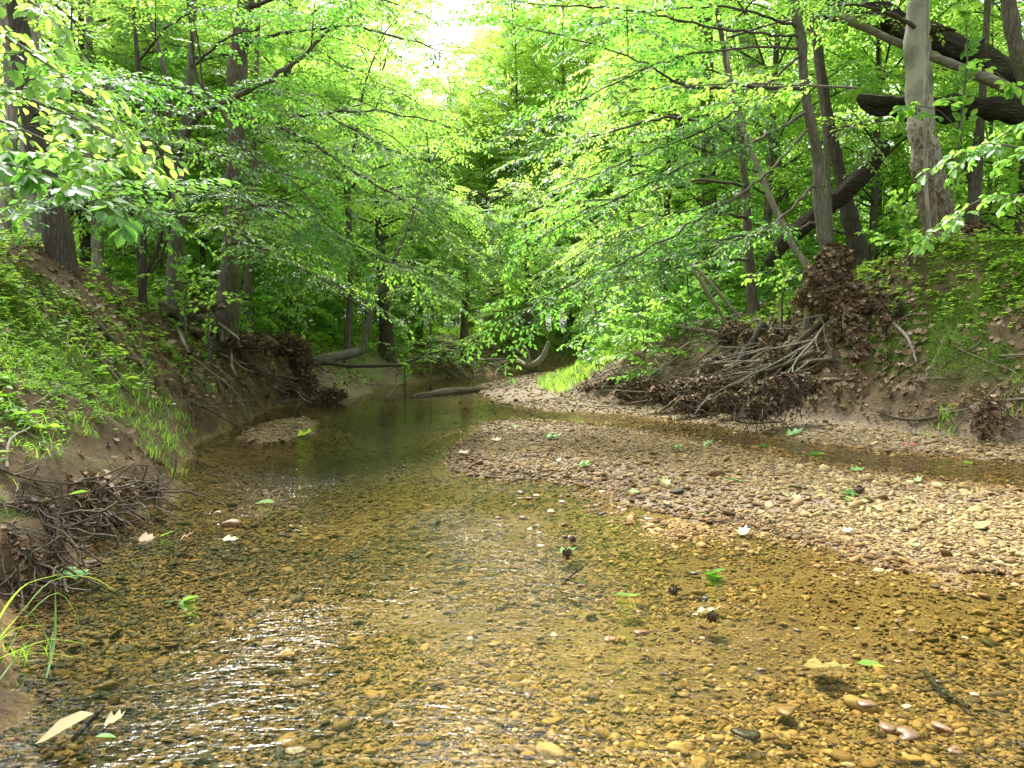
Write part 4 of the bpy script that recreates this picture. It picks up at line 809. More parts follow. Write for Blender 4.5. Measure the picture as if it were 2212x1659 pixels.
# ------------------------------------------------------------------ heaps of flood debris
def heap(name, label, blobs, nleaf, s=.11, seed=0, T=.4, rootlets=30, cat='leaf heap'):
    """blobs: (px, py, D, rx px, ry px)"""
    rng = np.random.default_rng(seed + 300); blobs = [(a, b, min(D, G(a, b)[1] + .05), rx, ry) for a, b, D, rx, ry in blobs]; bl = [(P(a, b, D), rx * D / F, ry * D / F) for a, b, D, rx, ry in blobs]; o = bl[0][0].copy()
    root = empty(name, tuple(o), label, cat); v0, f0 = ico(3); mb = MB(); lm = MB(); rm = MB(); tot = sum(a * b for _, a, b in bl)
    for c, rx, rz in bl:
        lump = 1 + 1.1 * fbm(v0[:, 0] * 2 + c[0] + 9, v0[:, 2] * 2 + v0[:, 1] * 1.3, seed, 3); v = v0 * lump[:, None] * .85 * [rx, min(rx, rz) * .7, rz]
        mb.add(v + c - o, f0, .12)
        n = int(2 * nleaf * rx * rz / tot); d = unit(rng.normal(size=(n, 3))); d[:, 1] = -abs(d[:, 1]) * .9; d = unit(d)
        p = d * [rx, min(rx, rz) * .8, rz] * rng.uniform(.82, 1.12, n)[:, None]; N = unit(d / [rx, min(rx, rz) * .8, rz]) + rng.normal(0, .45, (n, 3))
        D = np.array([0, 0, -1.]) + rng.normal(0, .6, (n, 3)); D -= N * np.sum(D * unit(N), 1)[:, None] * .8
        leaves(lm, p + c - o, D, N, s * .68 * rng.uniform(.4, 1.15, n), np.clip(rng.normal(T + .04, .24, n), 0, 1), 'lobed', curl=.5, rng=rng)
        for k in range(rootlets // len(bl)):
            a = unit(rng.normal(size=3)); a[1] = -abs(a[1]); p0 = c - o + a * [rx, rx * .6, rz]; q = [p0]
            dd = unit(np.array([rng.normal(), -.3, -.8 + rng.normal(0, .5)]))
            for j in range(5): dd = unit(dd + rng.normal(0, .3, 3)); q.append(q[-1] + dd * rng.uniform(.05, .13))
            tube(rm, smooth_poly(q, .05), .004 + .004 * rng.random(), 4, 0, cap=False)
    link('matted_core', mb.mesh('matted_core', M['dead']), root); lo = link('leaf_layer', lm.mesh('leaf_layer', M['dead']), root)
    if rootlets: link('rootlets', rm.mesh('rootlets', M['root']), root)
    return root
heap('leaf_heap', 'tall hanging heap of brown dead leaves caught below the slender crooked tree', [(1800, 562, 12.4, 34, 30), (1788, 600, 12.3, 48, 32), (1812, 640, 12.2, 58, 34), (1850, 668, 12.1, 58, 30), (1835, 706, 12.0, 44, 30), (1866, 735, 11.8, 36, 30), (1858, 772, 11.7, 26, 20), (1915, 655, 12.0, 42, 24), (1760, 640, 12.6, 40, 26), (1935, 690, 11.9, 30, 20)], 2600, .12, 1, T=.47, rootlets=70)
heap('leaf_heap', 'dark matted heap of leaves and rootlets above the side channel', [(1672, 852, 11.2, 50, 32), (1640, 880, 10.9, 30, 22), (1715, 830, 11.2, 50, 22)], 1300, .1, 2, T=.33, rootlets=90)
heap('debris_drift', 'long low drift of matted leaves and twigs along the foot of the right bank', [(1560, 838, 13.2, 75, 24), (1470, 850, 13.5, 70, 24), (1400, 845, 14.6, 70, 22), (1340, 830, 15.8, 45, 18), (1580, 868, 12.2, 45, 20), (1500, 872, 12.8, 42, 17)], 3000, .1, 3, T=.36, rootlets=160, cat='debris drift')
heap('debris_drift', 'small drift of dead leaves at the foot of the slim bank tree', [(1600, 722, 14.6, 46, 22), (1635, 728, 14.4, 36, 20)], 600, .11, 4, T=.42, rootlets=40, cat='debris drift')
heap('debris_drift', 'patch of matted leaves on the slope just above the long low drift', [(1560, 792, 14.2, 46, 22), (1600, 800, 14, 36, 18)], 600, .11, 14, T=.42, rootlets=40, cat='debris drift')
heap('debris_drift', 'matted leaves between the slim bank tree and the tall hanging heap', [(1690, 740, 13.4, 44, 26), (1700, 775, 13, 50, 24)], 800, .11, 15, T=.45, rootlets=60, cat='debris drift')
heap('leaf_clump', 'small dark clump of washed leaves at the far tip of the debris on the gravel', [(1285, 838, 17, 20, 8), (1262, 843, 17, 12, 6)], 220, .1, 5, T=.3, rootlets=14, cat='leaf clump')
heap('root_clump', 'dark root clump with clinging leaves where the bent mossy trunk grows', [(650, 770, 16.3, 24, 42), (620, 745, 16.3, 24, 24), (655, 825, 16.2, 30, 20), (622, 845, 16, 26, 12)], 1000, .1, 6, T=.3, rootlets=150, cat='root clump')
heap('leaf_clump', 'low dark clump of leaves lying at the water right of the left root clump', [(712, 852, 16.4, 38, 12), (665, 858, 16, 24, 10)], 420, .1, 7, T=.35, rootlets=20, cat='leaf clump')
heap('leaf_heap', 'crumpled pale brown leaf heap on the near left bank edge', [(205, 1050, 9, 40, 24), (255, 1070, 9, 34, 24), (160, 1065, 9, 34, 26), (310, 1060, 9, 30, 20)], 420, .09, 8, T=.62, rootlets=90)
heap('leaf_heap', 'damp leaf and twig heap at the left edge of the photo above the water', [(25, 1200, 9, 60, 44), (85, 1215, 9, 42, 28), (20, 1265, 9, 44, 30)], 420, .075, 9, T=.42, rootlets=140)
heap('root_clump', 'dark mat of fine roots hanging from the undercut near left bank', [(60, 1110, 9, 60, 34), (130, 1120, 9, 44, 34), (190, 1100, 9, 40, 26)], 200, .06, 13, T=.2, rootlets=200, cat='root clump')
heap('leaf_clump', 'small clump of pale curled leaves at the foot of the bank near the right edge', [(2125, 905, 9.2, 24, 36), (2140, 870, 9.3, 14, 18)], 170, .11, 10, T=.55, rootlets=20, cat='leaf clump')
heap('leaf_clump', 'dark leaf clump on top of the right bank beside the leaning sycamore', [(2105, 500, 12.5, 26, 18)], 160, .11, 11, T=.4, rootlets=14, cat='leaf clump')
heap('leaf_clump', 'brown leaf clump wedged in the roots below the stout furrowed trunk', [(530, 738, 13.8, 40, 18), (565, 745, 13.8, 28, 14)], 420, .1, 12, T=.42, rootlets=40, cat='leaf clump')
heap('leaf_clump', 'thin line of dead leaves on the bank lip between forked tree and stout trunk', [(430, 662, 13.2, 50, 10), (395, 655, 13.2, 36, 9)], 260, .1, 16, T=.42, rootlets=20, cat='leaf clump')

# ------------------------------------------------------------------ roots and sticks
def wood(name, label, pts, w, lift, mat, cat, seed=0, wend=None, group=None):
    rng = np.random.default_rng(seed); q = smooth_poly(groot(pts, w, lift, wend), .06); q[1:-1, :3] += .02 * np.stack([fbm(np.arange(len(q)) * .4, np.zeros(len(q)), seed + a) for a in range(3)], 1)[1:-1]
    mb = MB(); o = q[0, :3].copy(); tube(mb, q[:, :3] - o, q[:, 3], 8, 0, .5, .15, rng); ob = link(name, mb.mesh(name, M[mat]), None, tuple(o)); return tag(ob, label, cat, group)
for k, (pts, w, lf, mt, lab) in enumerate([
    ([(1850, 640), (1770, 700), (1700, 760), (1640, 810), (1600, 860)], 17, .16, 'root', 'long straight root slanting down left from the tall leaf heap'),
    ([(1650, 700), (1620, 745), (1590, 790), (1575, 800)], 24, .12, 'bark_dark', 'thick dark root stub at the foot of the slim bank tree'),
    ([(1800, 775), (1700, 790), (1600, 805), (1500, 835), (1430, 885)], 13, .2, 'root', 'twisting root crossing the top of the long low drift'),
    ([(1760, 760), (1660, 800), (1560, 815), (1480, 870)], 11, .26, 'root', 'thin forked root over the middle of the long low drift'),
    ([(1640, 800), (1560, 835), (1520, 870), (1500, 895)], 10, .28, 'root', 'root reaching down to the mud beside the side channel'),
    ([(1530, 825), (1450, 850), (1400, 866), (1350, 872)], 12, .22, 'root', 'grey root at the left end of the long low drift'),
    ([(1920, 690), (1960, 730), (1980, 780)], 11, .12, 'drift', 'pale broken stick hanging on the slope right of the tall leaf heap'),
    ([(1945, 655), (1925, 690), (1905, 720)], 14, .2, 'rotten', 'short dark stump of wood sticking out of the tall leaf heap'),
    ([(2060, 890), (2000, 905), (1950, 905), (1900, 890), (1850, 868)], 7, .04, 'root', 'thin dark root lying on the foot of the right slope'),
    ([(1820, 820), (1780, 822), (1700, 818)], 8, .05, 'root', 'curved root above the orange gravel on the right'),
    ([(2220, 860), (2140, 866), (2060, 868)], 6, .04, 'drift', 'thin pale root at the right edge of the slope'),
    ([(355, 668), (400, 678), (440, 690), (475, 715), (480, 740)], 26, .12, 'bark_smooth', 'thick mossy root bulging out of the left bank'),
    ([(345, 655), (420, 720), (500, 770), (570, 810), (660, 835)], 9, .14, 'root', 'long thin root crossing the left bank down to the root clump'),
    ([(500, 740), (560, 800), (620, 815), (690, 830)], 9, .2, 'root', 'pale root sloping to the water under the stout furrowed trunk'),
    ([(270, 770), (310, 790), (320, 830), (318, 865)], 13, .06, 'root', 'bare brown root arching out of the eroded left slope'),
    ([(210, 700), (250, 740), (290, 775), (320, 790)], 12, .05, 'root', 'upper root of the eroded hollow on the left slope'),
    ([(190, 750), (230, 790), (270, 840), (300, 870)], 10, .04, 'root', 'lower root of the eroded hollow on the left slope'),
    ([(0, 1012), (60, 1035), (140, 1045), (230, 1040), (330, 1052)], 6, .05, 'root', 'thin root running along the near left bank edge'),
    ([(215, 1030), (290, 1035), (400, 1050)], 8, .06, 'drift', 'straight pale stick jutting over the water from the near left bank'),
    ([(15, 1010), (20, 950), (60, 925), (95, 905)], 8, .1, 'drift', 'pale crooked twig standing on the near left bank'),
    ([(1580, 905), (1620, 915), (1690, 912)], 6, .03, 'rotten', 'black twig lying on the mud by the side channel')]):
    wood('root' if 'root' in lab and 'stub' not in lab else 'stick', lab, pts, w, lf, mt, 'root' if 'root' in lab else 'stick', k)
def stick_proto(seed, mat, r=.012):
    rng = np.random.default_rng(seed); q = [np.zeros(3)]; d = np.array([1., 0, 0])
    for j in range(7): d = unit(d + rng.normal(0, .17, 3) * [1, 1, .6]); q.append(q[-1] + d / 7)
    q = smooth_poly(q, .06); mb = MB(); tube(mb, q, np.linspace(r, r * .35, len(q)), 6, 0, .5, .15, rng)
    for j in range(2):
        i0 = int(rng.uniform(.3, .8) * len(q)); dd = unit(np.array([.7, rng.choice([-1, 1]) * .6, rng.normal(0, .3)])); b = smooth_poly([q[i0], q[i0] + dd * .12, q[i0] + dd * .25 + rng.normal(0, .03, 3)], .06)
        tube(mb, b, np.linspace(r * .6, r * .2, len(b)), 5, 0)
    return mb.mesh('stick', M[mat])
ST = {m_: [stick_proto(k + 10 * j, m_) for k in range(5)] for j, m_ in enumerate(('root', 'drift', 'twig'))}
def sticks(n, box, vec, jit, lr, label, group, mats=('root', 'drift'), lift=(.02, .15), thick=(.7, 1.6), cat='stick', seed=0, snap=True):
    rng = np.random.default_rng(seed + 800)
    for k in range(n):
        px = rng.uniform(box[0], box[2]); py = rng.uniform(box[1], box[3]); a = G(px, py); a1 = G(px + vec[0] + rng.normal(0, jit), py + vec[1] + rng.normal(0, jit))
        L = rng.uniform(*lr); d = Vector(unit(a1 - a) + rng.normal(0, .12, 3)); me = ST[mats[rng.integers(len(mats))]][rng.integers(5)]
        ob = link(name_of.get(cat, 'stick'), me, None, tuple(a + [0, 0, rng.uniform(*lift)])); ob.rotation_mode = 'QUATERNION'; ob.rotation_quaternion = d.to_track_quat('X', 'Z'); t = rng.uniform(*thick); ob.scale = (L, t, t); tag(ob, label, cat, group)
name_of = {'stick': 'stick', 'root': 'exposed_root'}
sticks(70, (1310, 770, 1740, 890), (-60, 22), 22, (.4, 1.5), 'dead stick or rootlet tangled in the debris drift at the foot of the right bank', 'sticks tangled in the right debris drift', lift=(.05, .3), seed=1)
sticks(60, (1480, 690, 1800, 850), (-60, 34), 18, (.6, 1.9), 'long bare root or stick sweeping down the debris covered right slope', 'long roots sweeping down the right slope', lift=(.05, .3), thick=(.9, 2.4), cat='root', seed=12)
sticks(34, (1860, 600, 2212, 940), (60, -28), 22, (.3, 1.2), 'thin dead twig lying on the mossy slope of the right bank', 'twigs on the mossy right slope', lift=(.01, .05), thick=(.4, .9), seed=2)
sticks(80, (400, 640, 650, 890), (40, 50), 30, (.3, 1.3), 'bare root hanging out of the left bank below the stout furrowed trunk', 'roots hanging out of the left bank', ('root', 'root', 'drift'), lift=(.03, .2), thick=(.6, 1.6), cat='root', seed=3)
sticks(40, (0, 1030, 340, 1110), (60, 12), 25, (.15, .5), 'small dead twig in the leaf debris on the near left bank edge', 'twigs on the near left bank edge', lift=(.01, .1), thick=(.25, .6), seed=4)
sticks(26, (0, 1160, 130, 1280), (50, 20), 25, (.12, .35), 'small twig tangled in the damp heap at the left edge', 'twigs in the damp left heap', lift=(.02, .12), thick=(.2, .5), seed=5)
sticks(70, (850, 745, 1130, 806), (40, 14), 10, (.8, 2.6), 'bare root washed out of the far left bank above the pool', 'washed out roots of the far left bank', ('root', 'root', 'drift'), lift=(.05, .3), thick=(1.5, 4), cat='root', seed=6)
sticks(16, (690, 790, 850, 845), (40, 14), 14, (.4, 1.2), 'stick lying on the pale sand right of the left root clump', 'sticks on the sand by the left root clump', lift=(.02, .08), thick=(.8, 1.6), seed=7)
sticks(20, (20, 560, 400, 900), (50, 30), 25, (.2, .8), 'thin twig among the green plants of the left slope', 'twigs among the plants of the left slope', lift=(.01, .05), thick=(.3, .7), seed=8)
sticks(16, (1640, 560, 1900, 760), (-40, 50), 20, (.5, 1.3), 'bare twig poking out of the tall leaf heap', 'twigs in the tall leaf heap', lift=(.1, .5), thick=(.5, 1.1), seed=9)

# ------------------------------------------------------------------ branches reaching in, broad-leaved saplings
def leafy(name, label, cat, stems, seed, leaf=.13, gap=.3, lr=(.4, .8), tint=.6, scale=1.0, mat='bark_smooth', sub=1.0, bank=None, ground=True):
    rng = np.random.default_rng(seed + 600); first = wpt(stems[0][0]); o = np.array(first[:3])
    if ground: o[2] = hz(o[0], o[1])
    root = empty(name, tuple(o), label, cat); cm = MB()
    for i_, st in enumerate(stems):
        pp = [wpt(p) for p in st]
        if ground and i_ == 0: pp.insert(0, [o[0], o[1], o[2] - .1, pp[0][3] * 1.1])
        q = smooth_poly(pp, .12); mb = MB(); tube(mb, q[:, :3] - o, q[:, 3], 7, 0, .5, .05, rng); link('stem', mb.mesh('stem', M[mat]), root)
        sprays_along(cm, q[:, :3] - o, rng, .25, gap, lr, bank or SPRB, 'broad', tint, scale=scale)
    link('foliage', cm.mesh('foliage', [M['leaf_big'], M['twig']]), root); return root
leafy('leafy_bough', 'sunlit bough of large bright leaves entering from the top left corner', 'bough',
      [[(-260, -40, 4.3, 14), (-60, 40, 4.2, 10), (90, 130, 4.1, 7), (190, 210, 4.0, 4)], [(-240, 100, 4.3, 10), (-40, 180, 4.2, 8), (130, 240, 4.1, 6), (270, 310, 4.0, 3)],
       [(-200, 190, 4.5, 8), (0, 260, 4.4, 6), (160, 330, 4.3, 4), (240, 350, 4.2, 3)], [(-200, -160, 4.2, 10), (-20, -60, 4.1, 7), (100, 30, 4.0, 4)]], 1, gap=.1, lr=(.3, .55), tint=.42, scale=.54, ground=False)
leafy('leafy_bough', 'bough of large leaves coloured dark as if shaded, below the sunlit bough at the left', 'bough',
      [[(-200, 300, 5.4, 8), (0, 350, 5.3, 6), (110, 380, 5.2, 4), (190, 420, 5.1, 3)], [(-150, 250, 5.6, 6), (30, 330, 5.5, 5), (140, 340, 5.4, 3)]], 2, gap=.16, lr=(.25, .45), tint=.05, ground=False)  # low tint puts this bough's shade into the leaf colour itself
leafy('leafy_bough', 'bough of large bright drooping leaves reaching in from the right edge', 'bough',
      [[(2330, 300, 6.6, 7), (2220, 320, 6.5, 5), (2130, 310, 6.4, 4), (2050, 345, 6.3, 2)], [(2330, 380, 6.8, 6), (2210, 420, 6.7, 4), (2120, 430, 6.6, 3), (2050, 480, 6.5, 2)],
       [(2340, 250, 7, 5), (2210, 270, 7, 4), (2110, 330, 6.9, 2)]], 3, gap=.2, lr=(.2, .4), tint=.5, scale=.68, ground=False)
leafy('broad_leaved_sapling', 'thin broad-leaved sapling with scattered large leaves in front of the sycamores', 'sapling',
      [[(2055, 540, 11.8, 5), (2060, 420, 11.8, 4), (2075, 280, 11.8, 4), (2090, 120, 11.7, 3), (2085, 40, 11.6, 2)], [(2070, 280, 11.7, 3), (2030, 240, 11.5, 2), (1990, 230, 11.3, 2)], [(2080, 180, 11.7, 3), (2130, 150, 11.5, 2), (2170, 170, 11.4, 2)]], 4, gap=.35, lr=(.25, .5), tint=.6, scale=1.1)
leafy('leafy_bough', 'long level spray of pale green leaves crossing in front of the slender crooked tree', 'bough',
      [[(1850, 190, 9.2, 5), (1750, 185, 8.9, 4), (1600, 180, 8.8, 3), (1430, 190, 8.7, 2)], [(1700, 184, 8.9, 3), (1640, 215, 8.7, 2), (1560, 225, 8.6, 2)]], 5, gap=.15, lr=(.25, .5), tint=.45, scale=.6, ground=False)
for k, (px, py, D, hp, lab) in enumerate([(1395, 735, 16.5, 150, 'broad-leaved bush at the left end of the right bank slope'), (1480, 700, 15.5, 150, 'broad-leaved bush left of the bleached arching branch'),
        (1690, 640, 13.4, 70, 'small broad-leaved plant between the slim bank tree and the leaf heap'), (450, 690, 12.6, 60, 'small seedling with pale leaves in front of the stout furrowed trunk'),
        (400, 640, 12.2, 60, 'small seedling with pale leaves below the forked tree'), (1330, 765, 20, 40, 'low bush over the green point of the right bank'), (1960, 560, 12, 90, 'leafy seedling on the crest left of the large sycamore'),
        (875, 775, 19, 50, 'bright low bush overhanging the pool at the far left bank'), (930, 720, 22, 90, 'leafy bush on the far left bank above the washed-out roots')]):
    leafy('bush', lab, 'bush', [[(px, py, D, 5), (px + 6, py - hp * .5, D, 4), (px - 4, py - hp, D, 2)], [(px + 4, py - hp * .4, D, 3), (px + hp * .5, py - hp * .7, D - .2, 2)], [(px + 2, py - hp * .3, D, 3), (px - hp * .5, py - hp * .55, D - .2, 2)]], 20 + k, gap=.16, lr=(.25, .5), tint=.6, scale=.75)

# ------------------------------------------------------------------ stones, leaves and seed balls in the stream
def one_stone(seed, sub=2):
    rng = np.random.default_rng(seed); v, f = stone_shape(rng, sub); v = v * (1 + .1 * fbm(v[:, 0] * 3 + seed, v[:, 1] * 3 + v[:, 2] * 2, seed, 3))[:, None]; return v, f
def stone(px, py, wpx, label, wet_=True, tint=.5, z=None, group=None, seed=0, flat=1.0):
    q = W(px, py, .0); s = wpx / 2 * q[1] / F; v, f = one_stone(seed); mb = MB(); mb.add(v * s * [1, 1, flat], f, tint)
    ob = link('stone', mb.mesh('stone', M['stone_gloss' if wet_ else 'stone']), None, (q[0], q[1], (hz(q[0], q[1]) if z is None else z) + s * .12)); ob.rotation_euler = (0, 0, seed * 1.7); return tag(ob, label, 'stone', group)
for k, (px, py, w, t, z, lab) in enumerate([
    (1610, 1552, 70, .0, -.06, 'large black stone under the water at the lower right'), (1915, 1572, 46, .45, .0, 'glossy brown stone breaking the water beside the floating green leaf'),
    (1955, 1590, 66, .4, .0, 'largest wet brown stone of the row at the lower right'), (2035, 1575, 52, .5, .0, 'flat pinkish stone of the wet row at the lower right'), (2065, 1622, 42, .5, .0, 'ribbed orange stone at the right end of the wet row'),
    (1875, 1520, 50, .45, -.01, 'pale wet stone just below the floating green leaf'), (1960, 1528, 26, .85, .0, 'small white stone right of the floating green leaf'), (2105, 1502, 26, .9, .0, 'pinkish white stone near the right edge of the shallow water'),
    (1318, 1382, 40, .6, .0, 'rounded tan stone standing out of the riffle in the middle'), (1385, 1368, 34, .5, .0, 'tan stone right of the rounded tan stone in the riffle'), (1190, 1108, 24, .95, .01, 'pale pebble out of the shallows left of the gravel bar'),
    (1435, 1083, 30, .02, .02, 'grey stone at the lower edge of the gravel bar'), (1462, 1075, 36, .0, .05, 'dark blue-grey stone on the gravel bar'), (500, 1136, 44, .5, .01, 'rounded brown stone in the cluster off the near left bank'),
    (470, 1112, 26, .7, .01, 'small tan stone in the cluster off the near left bank'), (1650, 1445, 40, .3, -.01, 'grey-brown wet stone in the shallow water right of centre'), (1500, 1240, 22, .0, .0, 'small black stone in the shallows below the gravel bar'),
    (1960, 1205, 50, .1, .0, 'dark wet stone at the lower edge of the gravel bar'), (2010, 1215, 36, .05, .0, 'black stone right of the dark wet stone at the bar edge'), (1850, 925, 26, .0, .05, 'black stone on the gravel by the right slope'),
    (1905, 945, 42, .12, .06, 'rounded grey stone on the gravel by the right slope'), (2185, 960, 46, .1, .05, 'large grey stone at the right edge by the side channel'), (1830, 1640, 36, .95, -.02, 'cream stone at the bottom edge of the photo'),
    (1140, 1500, 40, .3, -.01, 'greenish stone glinting in the riffle at the bottom centre'), (640, 1610, 60, .2, -.02, 'broad dark stone just under the water at the bottom left'), (1700, 1500, 60, .6, -.07, 'flat golden stone under the water at the lower right')]):
    stone(px, py, w, lab, py > 1000 and not (1060 < py < 1090), t, z, None, k, .8)
rng = np.random.default_rng(8)
for k in range(60):   # stones just breaking the surface
    px = rng.uniform(1000, 2150); py = rng.uniform(1250, 1500) if k % 2 else rng.uniform(1060, 1180)
    if py < 1200: px = rng.uniform(1050, 1420)
    if inside(np.array([W(px, py)[0]]), np.array([W(px, py)[1]]), ISLE)[0]: continue
    stone(px, py, rng.uniform(12, 26), 'small wet stone just breaking the surface of the shallow water', True, rng.uniform(0, 1), -.005, 'small stones breaking the surface', 60 + k, .8)
def floater(px, py, wpx, yaw, kind, tint, mat, label, z=.006, group=None, curl=.3, seed=0, name='leaf'):
    rng = np.random.default_rng(seed + 40); q = W(px, py, 0); g = hz(q[0], q[1]); zz = max(z, g + .03 if g > 0 else z); s = wpx * q[1] / F
    mb = MB(); n = 1 if kind != 'triple' else 4
    for j in range(n):
        a = yaw + (j - 1.5) * .75 * (n > 1)
        leaves(mb, np.zeros((1, 3)), np.array([[math.cos(a), math.sin(a), .03]]), np.array([[rng.normal(0, .15), rng.normal(0, .15), 1.]]), s * (1 if n == 1 else .55), np.array([tint]), 'broad' if n > 1 else kind, curl=curl, rng=rng)
    if kind == 'lobed' or n > 1: tube(mb, np.array([[0, 0, .002], [-.25 * s * math.cos(yaw), -.25 * s * math.sin(yaw), .004], [-.5 * s * math.cos(yaw + .3), -.5 * s * math.sin(yaw + .3), .004]]), .0015 * max(1, s * 8), 4, 0, tint)
    ob = link(name, mb.mesh(name, M[mat]), None, (q[0], q[1], zz)); return tag(ob, label, 'leaf', group)
for k, a in enumerate([
    (75, 1612, 130, .15, 'broad', .25, 'pale_leaf', 'large cream-coloured leaf floating at the bottom left corner', .012), (205, 1602, 44, .5, 'broad', 1, 'pale_leaf', 'small yellow-green leaf beside the large cream leaf', .014),
    (225, 1578, 46, .4, 'lobed', .5, 'pale_leaf', 'curled pale leaf at the tip of the floating black stick', .02), (395, 1300, 70, .1, 'triple', .6, 'herb', 'sprig of green leaflets floating on the left half of the stream', .005),
    (1850, 1445, 60, -.2, 'broad', .9, 'herb', 'bright green leaf resting on the wet stones at the lower right', .02), (1525, 1232, 80, -.15, 'triple', .1, 'herb', 'dark green leaf sprig under the water right of centre', -.02),
    (1330, 1292, 56, 0, 'lobed', .9, 'herb', 'green lobed leaf caught in the riffle at the centre', .015), (1210, 1196, 40, .3, 'lobed', .8, 'herb', 'small green leaf with a seed ball at the centre', .01),
    (1505, 1330, 56, .0, 'lobed', .4, 'pale_leaf', 'curled cream leaf with a dark seed ball', .015), (1740, 1425, 100, -.2, 'lobed', .45, 'pale_leaf', 'large tan lobed leaf under the water at the lower right', -.03),
    (550, 1092, 44, .1, 'broad', .8, 'herb', 'oval green leaf floating by the stone cluster off the left bank', .01), (480, 1168, 36, .1, 'lobed', .45, 'pale_leaf', 'white ragged leaf floating off the near left bank', .01),
    (150, 1150, 40, .4, 'broad', .5, 'herb', 'dull green leaf under the overhanging near left bank', .01), (230, 1128, 34, 1.2, 'triple', .7, 'herb', 'small pale green sprig by the overhanging left bank', .02),
    (120, 1255, 80, .1, 'lobed', 1, 'pale_leaf', 'wet green leaf at the water below the damp left heap', .01), (300, 1165, 36, .1, 'lobed', .7, 'dead', 'brown leaf drifting off the near left bank', .01),
    (390, 1172, 30, .4, 'lobed', .7, 'dead', 'small curled brown leaf drifting beside a green leaf', .015), (345, 1162, 30, .0, 'broad', .6, 'herb', 'thin green leaf between the drifting brown leaves', .01),
    (1825, 1095, 50, -.1, 'triple', .5, 'herb', 'dark green leaf sprig on the right part of the gravel bar', .01), (1700, 1078, 50, .0, 'lobed', .35, 'pale_leaf', 'pale yellow leaf on the middle of the gravel bar', .01),
    (1580, 1064, 34, .2, 'lobed', 1, 'pale_leaf', 'light green leaf left of the pale yellow leaf on the bar', .01), (1840, 1030, 30, .2, 'lobed', 1, 'pale_leaf', 'light green leaf high on the right part of the gravel bar', .01),
    (1700, 942, 36, .1, 'lobed', 1, 'pale_leaf', 'pale green leaf on the far edge of the side channel', .01), (1640, 968, 30, .1, 'lobed', 1, 'pale_leaf', 'pale green leaf at the near edge of the side channel', .01),
    (1750, 985, 60, .1, 'triple', .9, 'herb', 'fresh green sprig at the water of the side channel', .01), (1920, 918, 40, 1.0, 'broad', .3, 'pale_leaf', 'upright pale leaf on the gravel by the right slope', .03),
    (2080, 998, 36, 0, 'broad', .7, 'herb', 'green leaf floating in the side channel near the right edge', .006), (1180, 965, 36, .1, 'lobed', 1, 'pale_leaf', 'pale green leaf near the left tip of the gravel bar', .01),
    (1250, 1022, 34, .1, 'lobed', 1, 'pale_leaf', 'pale green leaf on the lower left part of the gravel bar', .01), (640, 945, 46, .1, 'lobed', 1, 'herb', 'green leaf on the small gravel spit by the left bank', .01),
    (990, 985, 28, .1, 'lobed', .3, 'pale_leaf', 'cream leaf at the left tip of the gravel bar', .01), (1600, 1160, 34, .9, 'lobed', .55, 'pale_leaf', 'tan leaf standing at the lower water edge of the bar', .015)]):
    floater(*a, seed=k)
rng = np.random.default_rng(18)
for k in range(46):
    px = rng.uniform(1050, 2212); py = rng.uniform(925, 1200); q = W(px, py)
    if hz(q[0], q[1]) < .01: continue
    floater(px, py, rng.uniform(12, 26), rng.uniform(0, 6.28), 'lobed', rng.uniform(.2, 1), 'pale_leaf', 'small fallen leaf lying among the pebbles of the gravel bar', .01, 'small leaves on the gravel bar', seed=k + 60)
for k in range(7):
    floater(1900 + rng.uniform(0, 90), 948 + rng.uniform(15, 55), 9, rng.uniform(0, 6), 'far', .5, 'petal', 'tiny pink petal drifting in the side channel near the right edge', .006, 'pink petals in the side channel', name='petal')
def seedball(px, py, wpx, label, k):
    q = W(px, py, 0); r = wpx / 2 * q[1] / F; v, f = ico(2); rng = np.random.default_rng(k); mb = MB(); mb.add(v * r * .7, f, .1); s = unit(rng.normal(size=(70, 3)))
    leaves(mb, s * r * .6, s, unit(rng.normal(size=(70, 3))), r * .55, np.full(70, .1), 'far')
    tag(link('seed_ball', mb.mesh('seed_ball', M['dead']), None, (q[0], q[1], max(hz(q[0], q[1]), 0) + r * .5)), label, 'seed ball')
for k, a in enumerate([(1226, 1200, 22, 'spiky dark seed ball on the small green leaf at the centre'), (1236, 1168, 16, 'small spiky seed ball up-stream of the small green leaf'), (1540, 1338, 26, 'spiky seed ball inside the curled cream leaf'),
                       (1455, 1282, 24, 'spiky seed ball in the riffle right of the green lobed leaf'), (1855, 1088, 24, 'dry spiky seed ball on the right part of the gravel bar')]): seedball(*a, k)
def wstick(name, label, pts, mat='rotten', cat='stick'):
    q = smooth_poly(pts, .03); mb = MB(); o = q[0, :3].copy(); tube(mb, q[:, :3] - o, q[:, 3], 8, 0, .5, .15, np.random.default_rng(1)); tag(link(name, mb.mesh(name, M[mat]), None, tuple(o)), label, cat)
wstick('stick', 'short black stick lying across the large cream-coloured leaf', [[*(W(158, 1612) + [0, 0, .02]), .008], [*(W(190, 1580) + [0, 0, .03]), .009], [*(W(222, 1552) + [0, 0, .04]), .007]])
wstick('stick', 'dark green sunken stick in the shallow water at the lower right', [[*(W(2000, 1425) + [0, 0, -.05]), .012], [*(W(2035, 1462) + [0, 0, -.05]), .012], [*(W(2095, 1500) + [0, 0, -.05]), .01]])
wstick('stick', 'broken dark twig sticking out of the riffle near the centre', [[*(W(1215, 1262) + [0, 0, .0]), .006], [*(W(1240, 1250) + [0, 0, .03]), .006], [*(W(1268, 1240) + [0, 0, .06]), .003]])
wstick('stick', 'thin black stick at the bottom right corner', [[*(W(2195, 1600) + [0, 0, .0]), .006], [*(W(2230, 1640) + [0, 0, .02]), .006]])
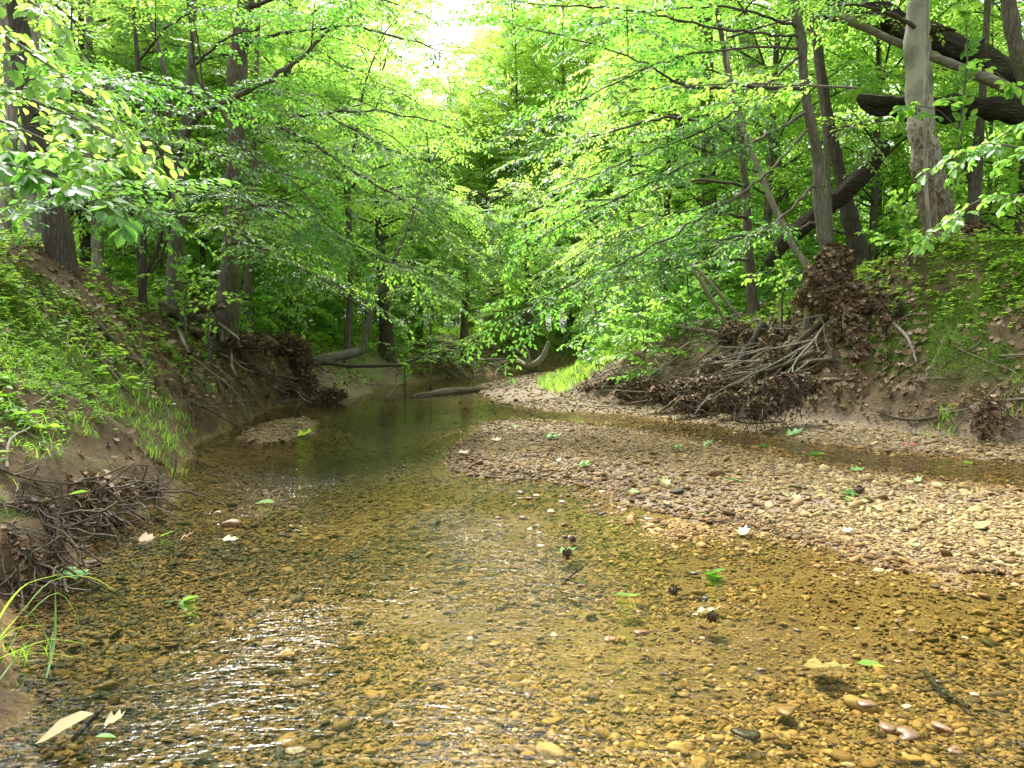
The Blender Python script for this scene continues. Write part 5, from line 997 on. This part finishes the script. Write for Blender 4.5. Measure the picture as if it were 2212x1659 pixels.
wstick('stick', 'pale twig standing in the pool left of the low dark log', [[*(W(835, 858) + [0, 0, .0]), .012], [*(W(850, 850) + [0, 0, .09]), .01], [*(W(862, 843) + [0, 0, .22]), .006]], 'drift')
# long grass blades arching over the water at the lower left
root = empty('grass_clump', tuple(W(-20, 1440)), 'clump of long grass blades arching over the water at the lower left corner', 'grass clump'); o = np.array(root.location); rng = np.random.default_rng(2)
for st in ([(-20, 1400, .06), (40, 1330, .22), (110, 1255, .32), (190, 1245, .3), (250, 1275, .2)], [(-20, 1430, .05), (50, 1400, .15), (110, 1380, .2), (180, 1390, .15)], [(0, 1440, .04), (60, 1330, .25), (125, 1280, .3), (165, 1330, .2), (180, 1390, .08)],
           [(100, 1460, .02), (118, 1380, .12), (120, 1260, .3)], [(100, 1465, .02), (110, 1400, .1), (70, 1320, .25)], [(-10, 1390, .08), (30, 1360, .16), (60, 1350, .18), (85, 1352, .16)], [(-10, 1480, .04), (40, 1420, .1), (100, 1410, .12), (160, 1420, .05)], [(-10, 1350, .1), (20, 1300, .25), (60, 1260, .35), (130, 1240, .4)]):
    q = smooth_poly([[*(W(a, b) * 0 + P(a, b, W(a, b + 60 * z / .3 * 2.2)[1])), 0.004] for a, b, z in st], .04)[:, :3]; n = len(q); T = unit(np.gradient(q, axis=0)); S = unit(np.cross(T, [0, .3, 1.])); w = .0052 * np.sin(np.linspace(.5, 3.1, n))[:, None]
    mb = MB(); up = np.array([0, 0, .0015]); v = np.stack([q - S * w, q + up * -1, q + S * w], 1).reshape(-1, 3) - o; i = np.arange(n - 1)[:, None] * 3
    mb.add(v, np.concatenate([np.hstack([i, i + 1, i + 4, i + 3]), np.hstack([i + 1, i + 2, i + 5, i + 4])]), .8); link('blade', mb.mesh('blade', M['herb']), root)
mb = MB(); xx = rng.normal(W(-10, 1440)[0], .06, 16); yy = rng.normal(W(0, 1440)[1], .1, 16); grass(xx - o[0], yy - o[1], height(xx, yy) - o[2], 6, .1, .03, mb=mb, T=.5); link('tuft', mb.mesh('tuft', M['herb']), root)
# white flowers on the left slope
for k, (px, py) in enumerate([(418, 716), (456, 714), (508, 733), (485, 708), (375, 895), (612 * .6, 990 * .85), (660, 720), (388, 696)][:6]):
    q = G(px, py); mb = MB(); a = np.arange(9) * .698; leaves(mb, np.zeros((9, 3)), np.stack([np.cos(a), np.sin(a), np.full(9, .1)], 1), np.tile([0, -.5, 1.], (9, 1)), .035, np.full(9, .5), 'far')
    tag(link('flower', mb.mesh('flower', M['white']), None, tuple(q + [0, 0, .13])), 'small white flower among the green plants of the left slope', 'flower', 'white flowers on the left slope')
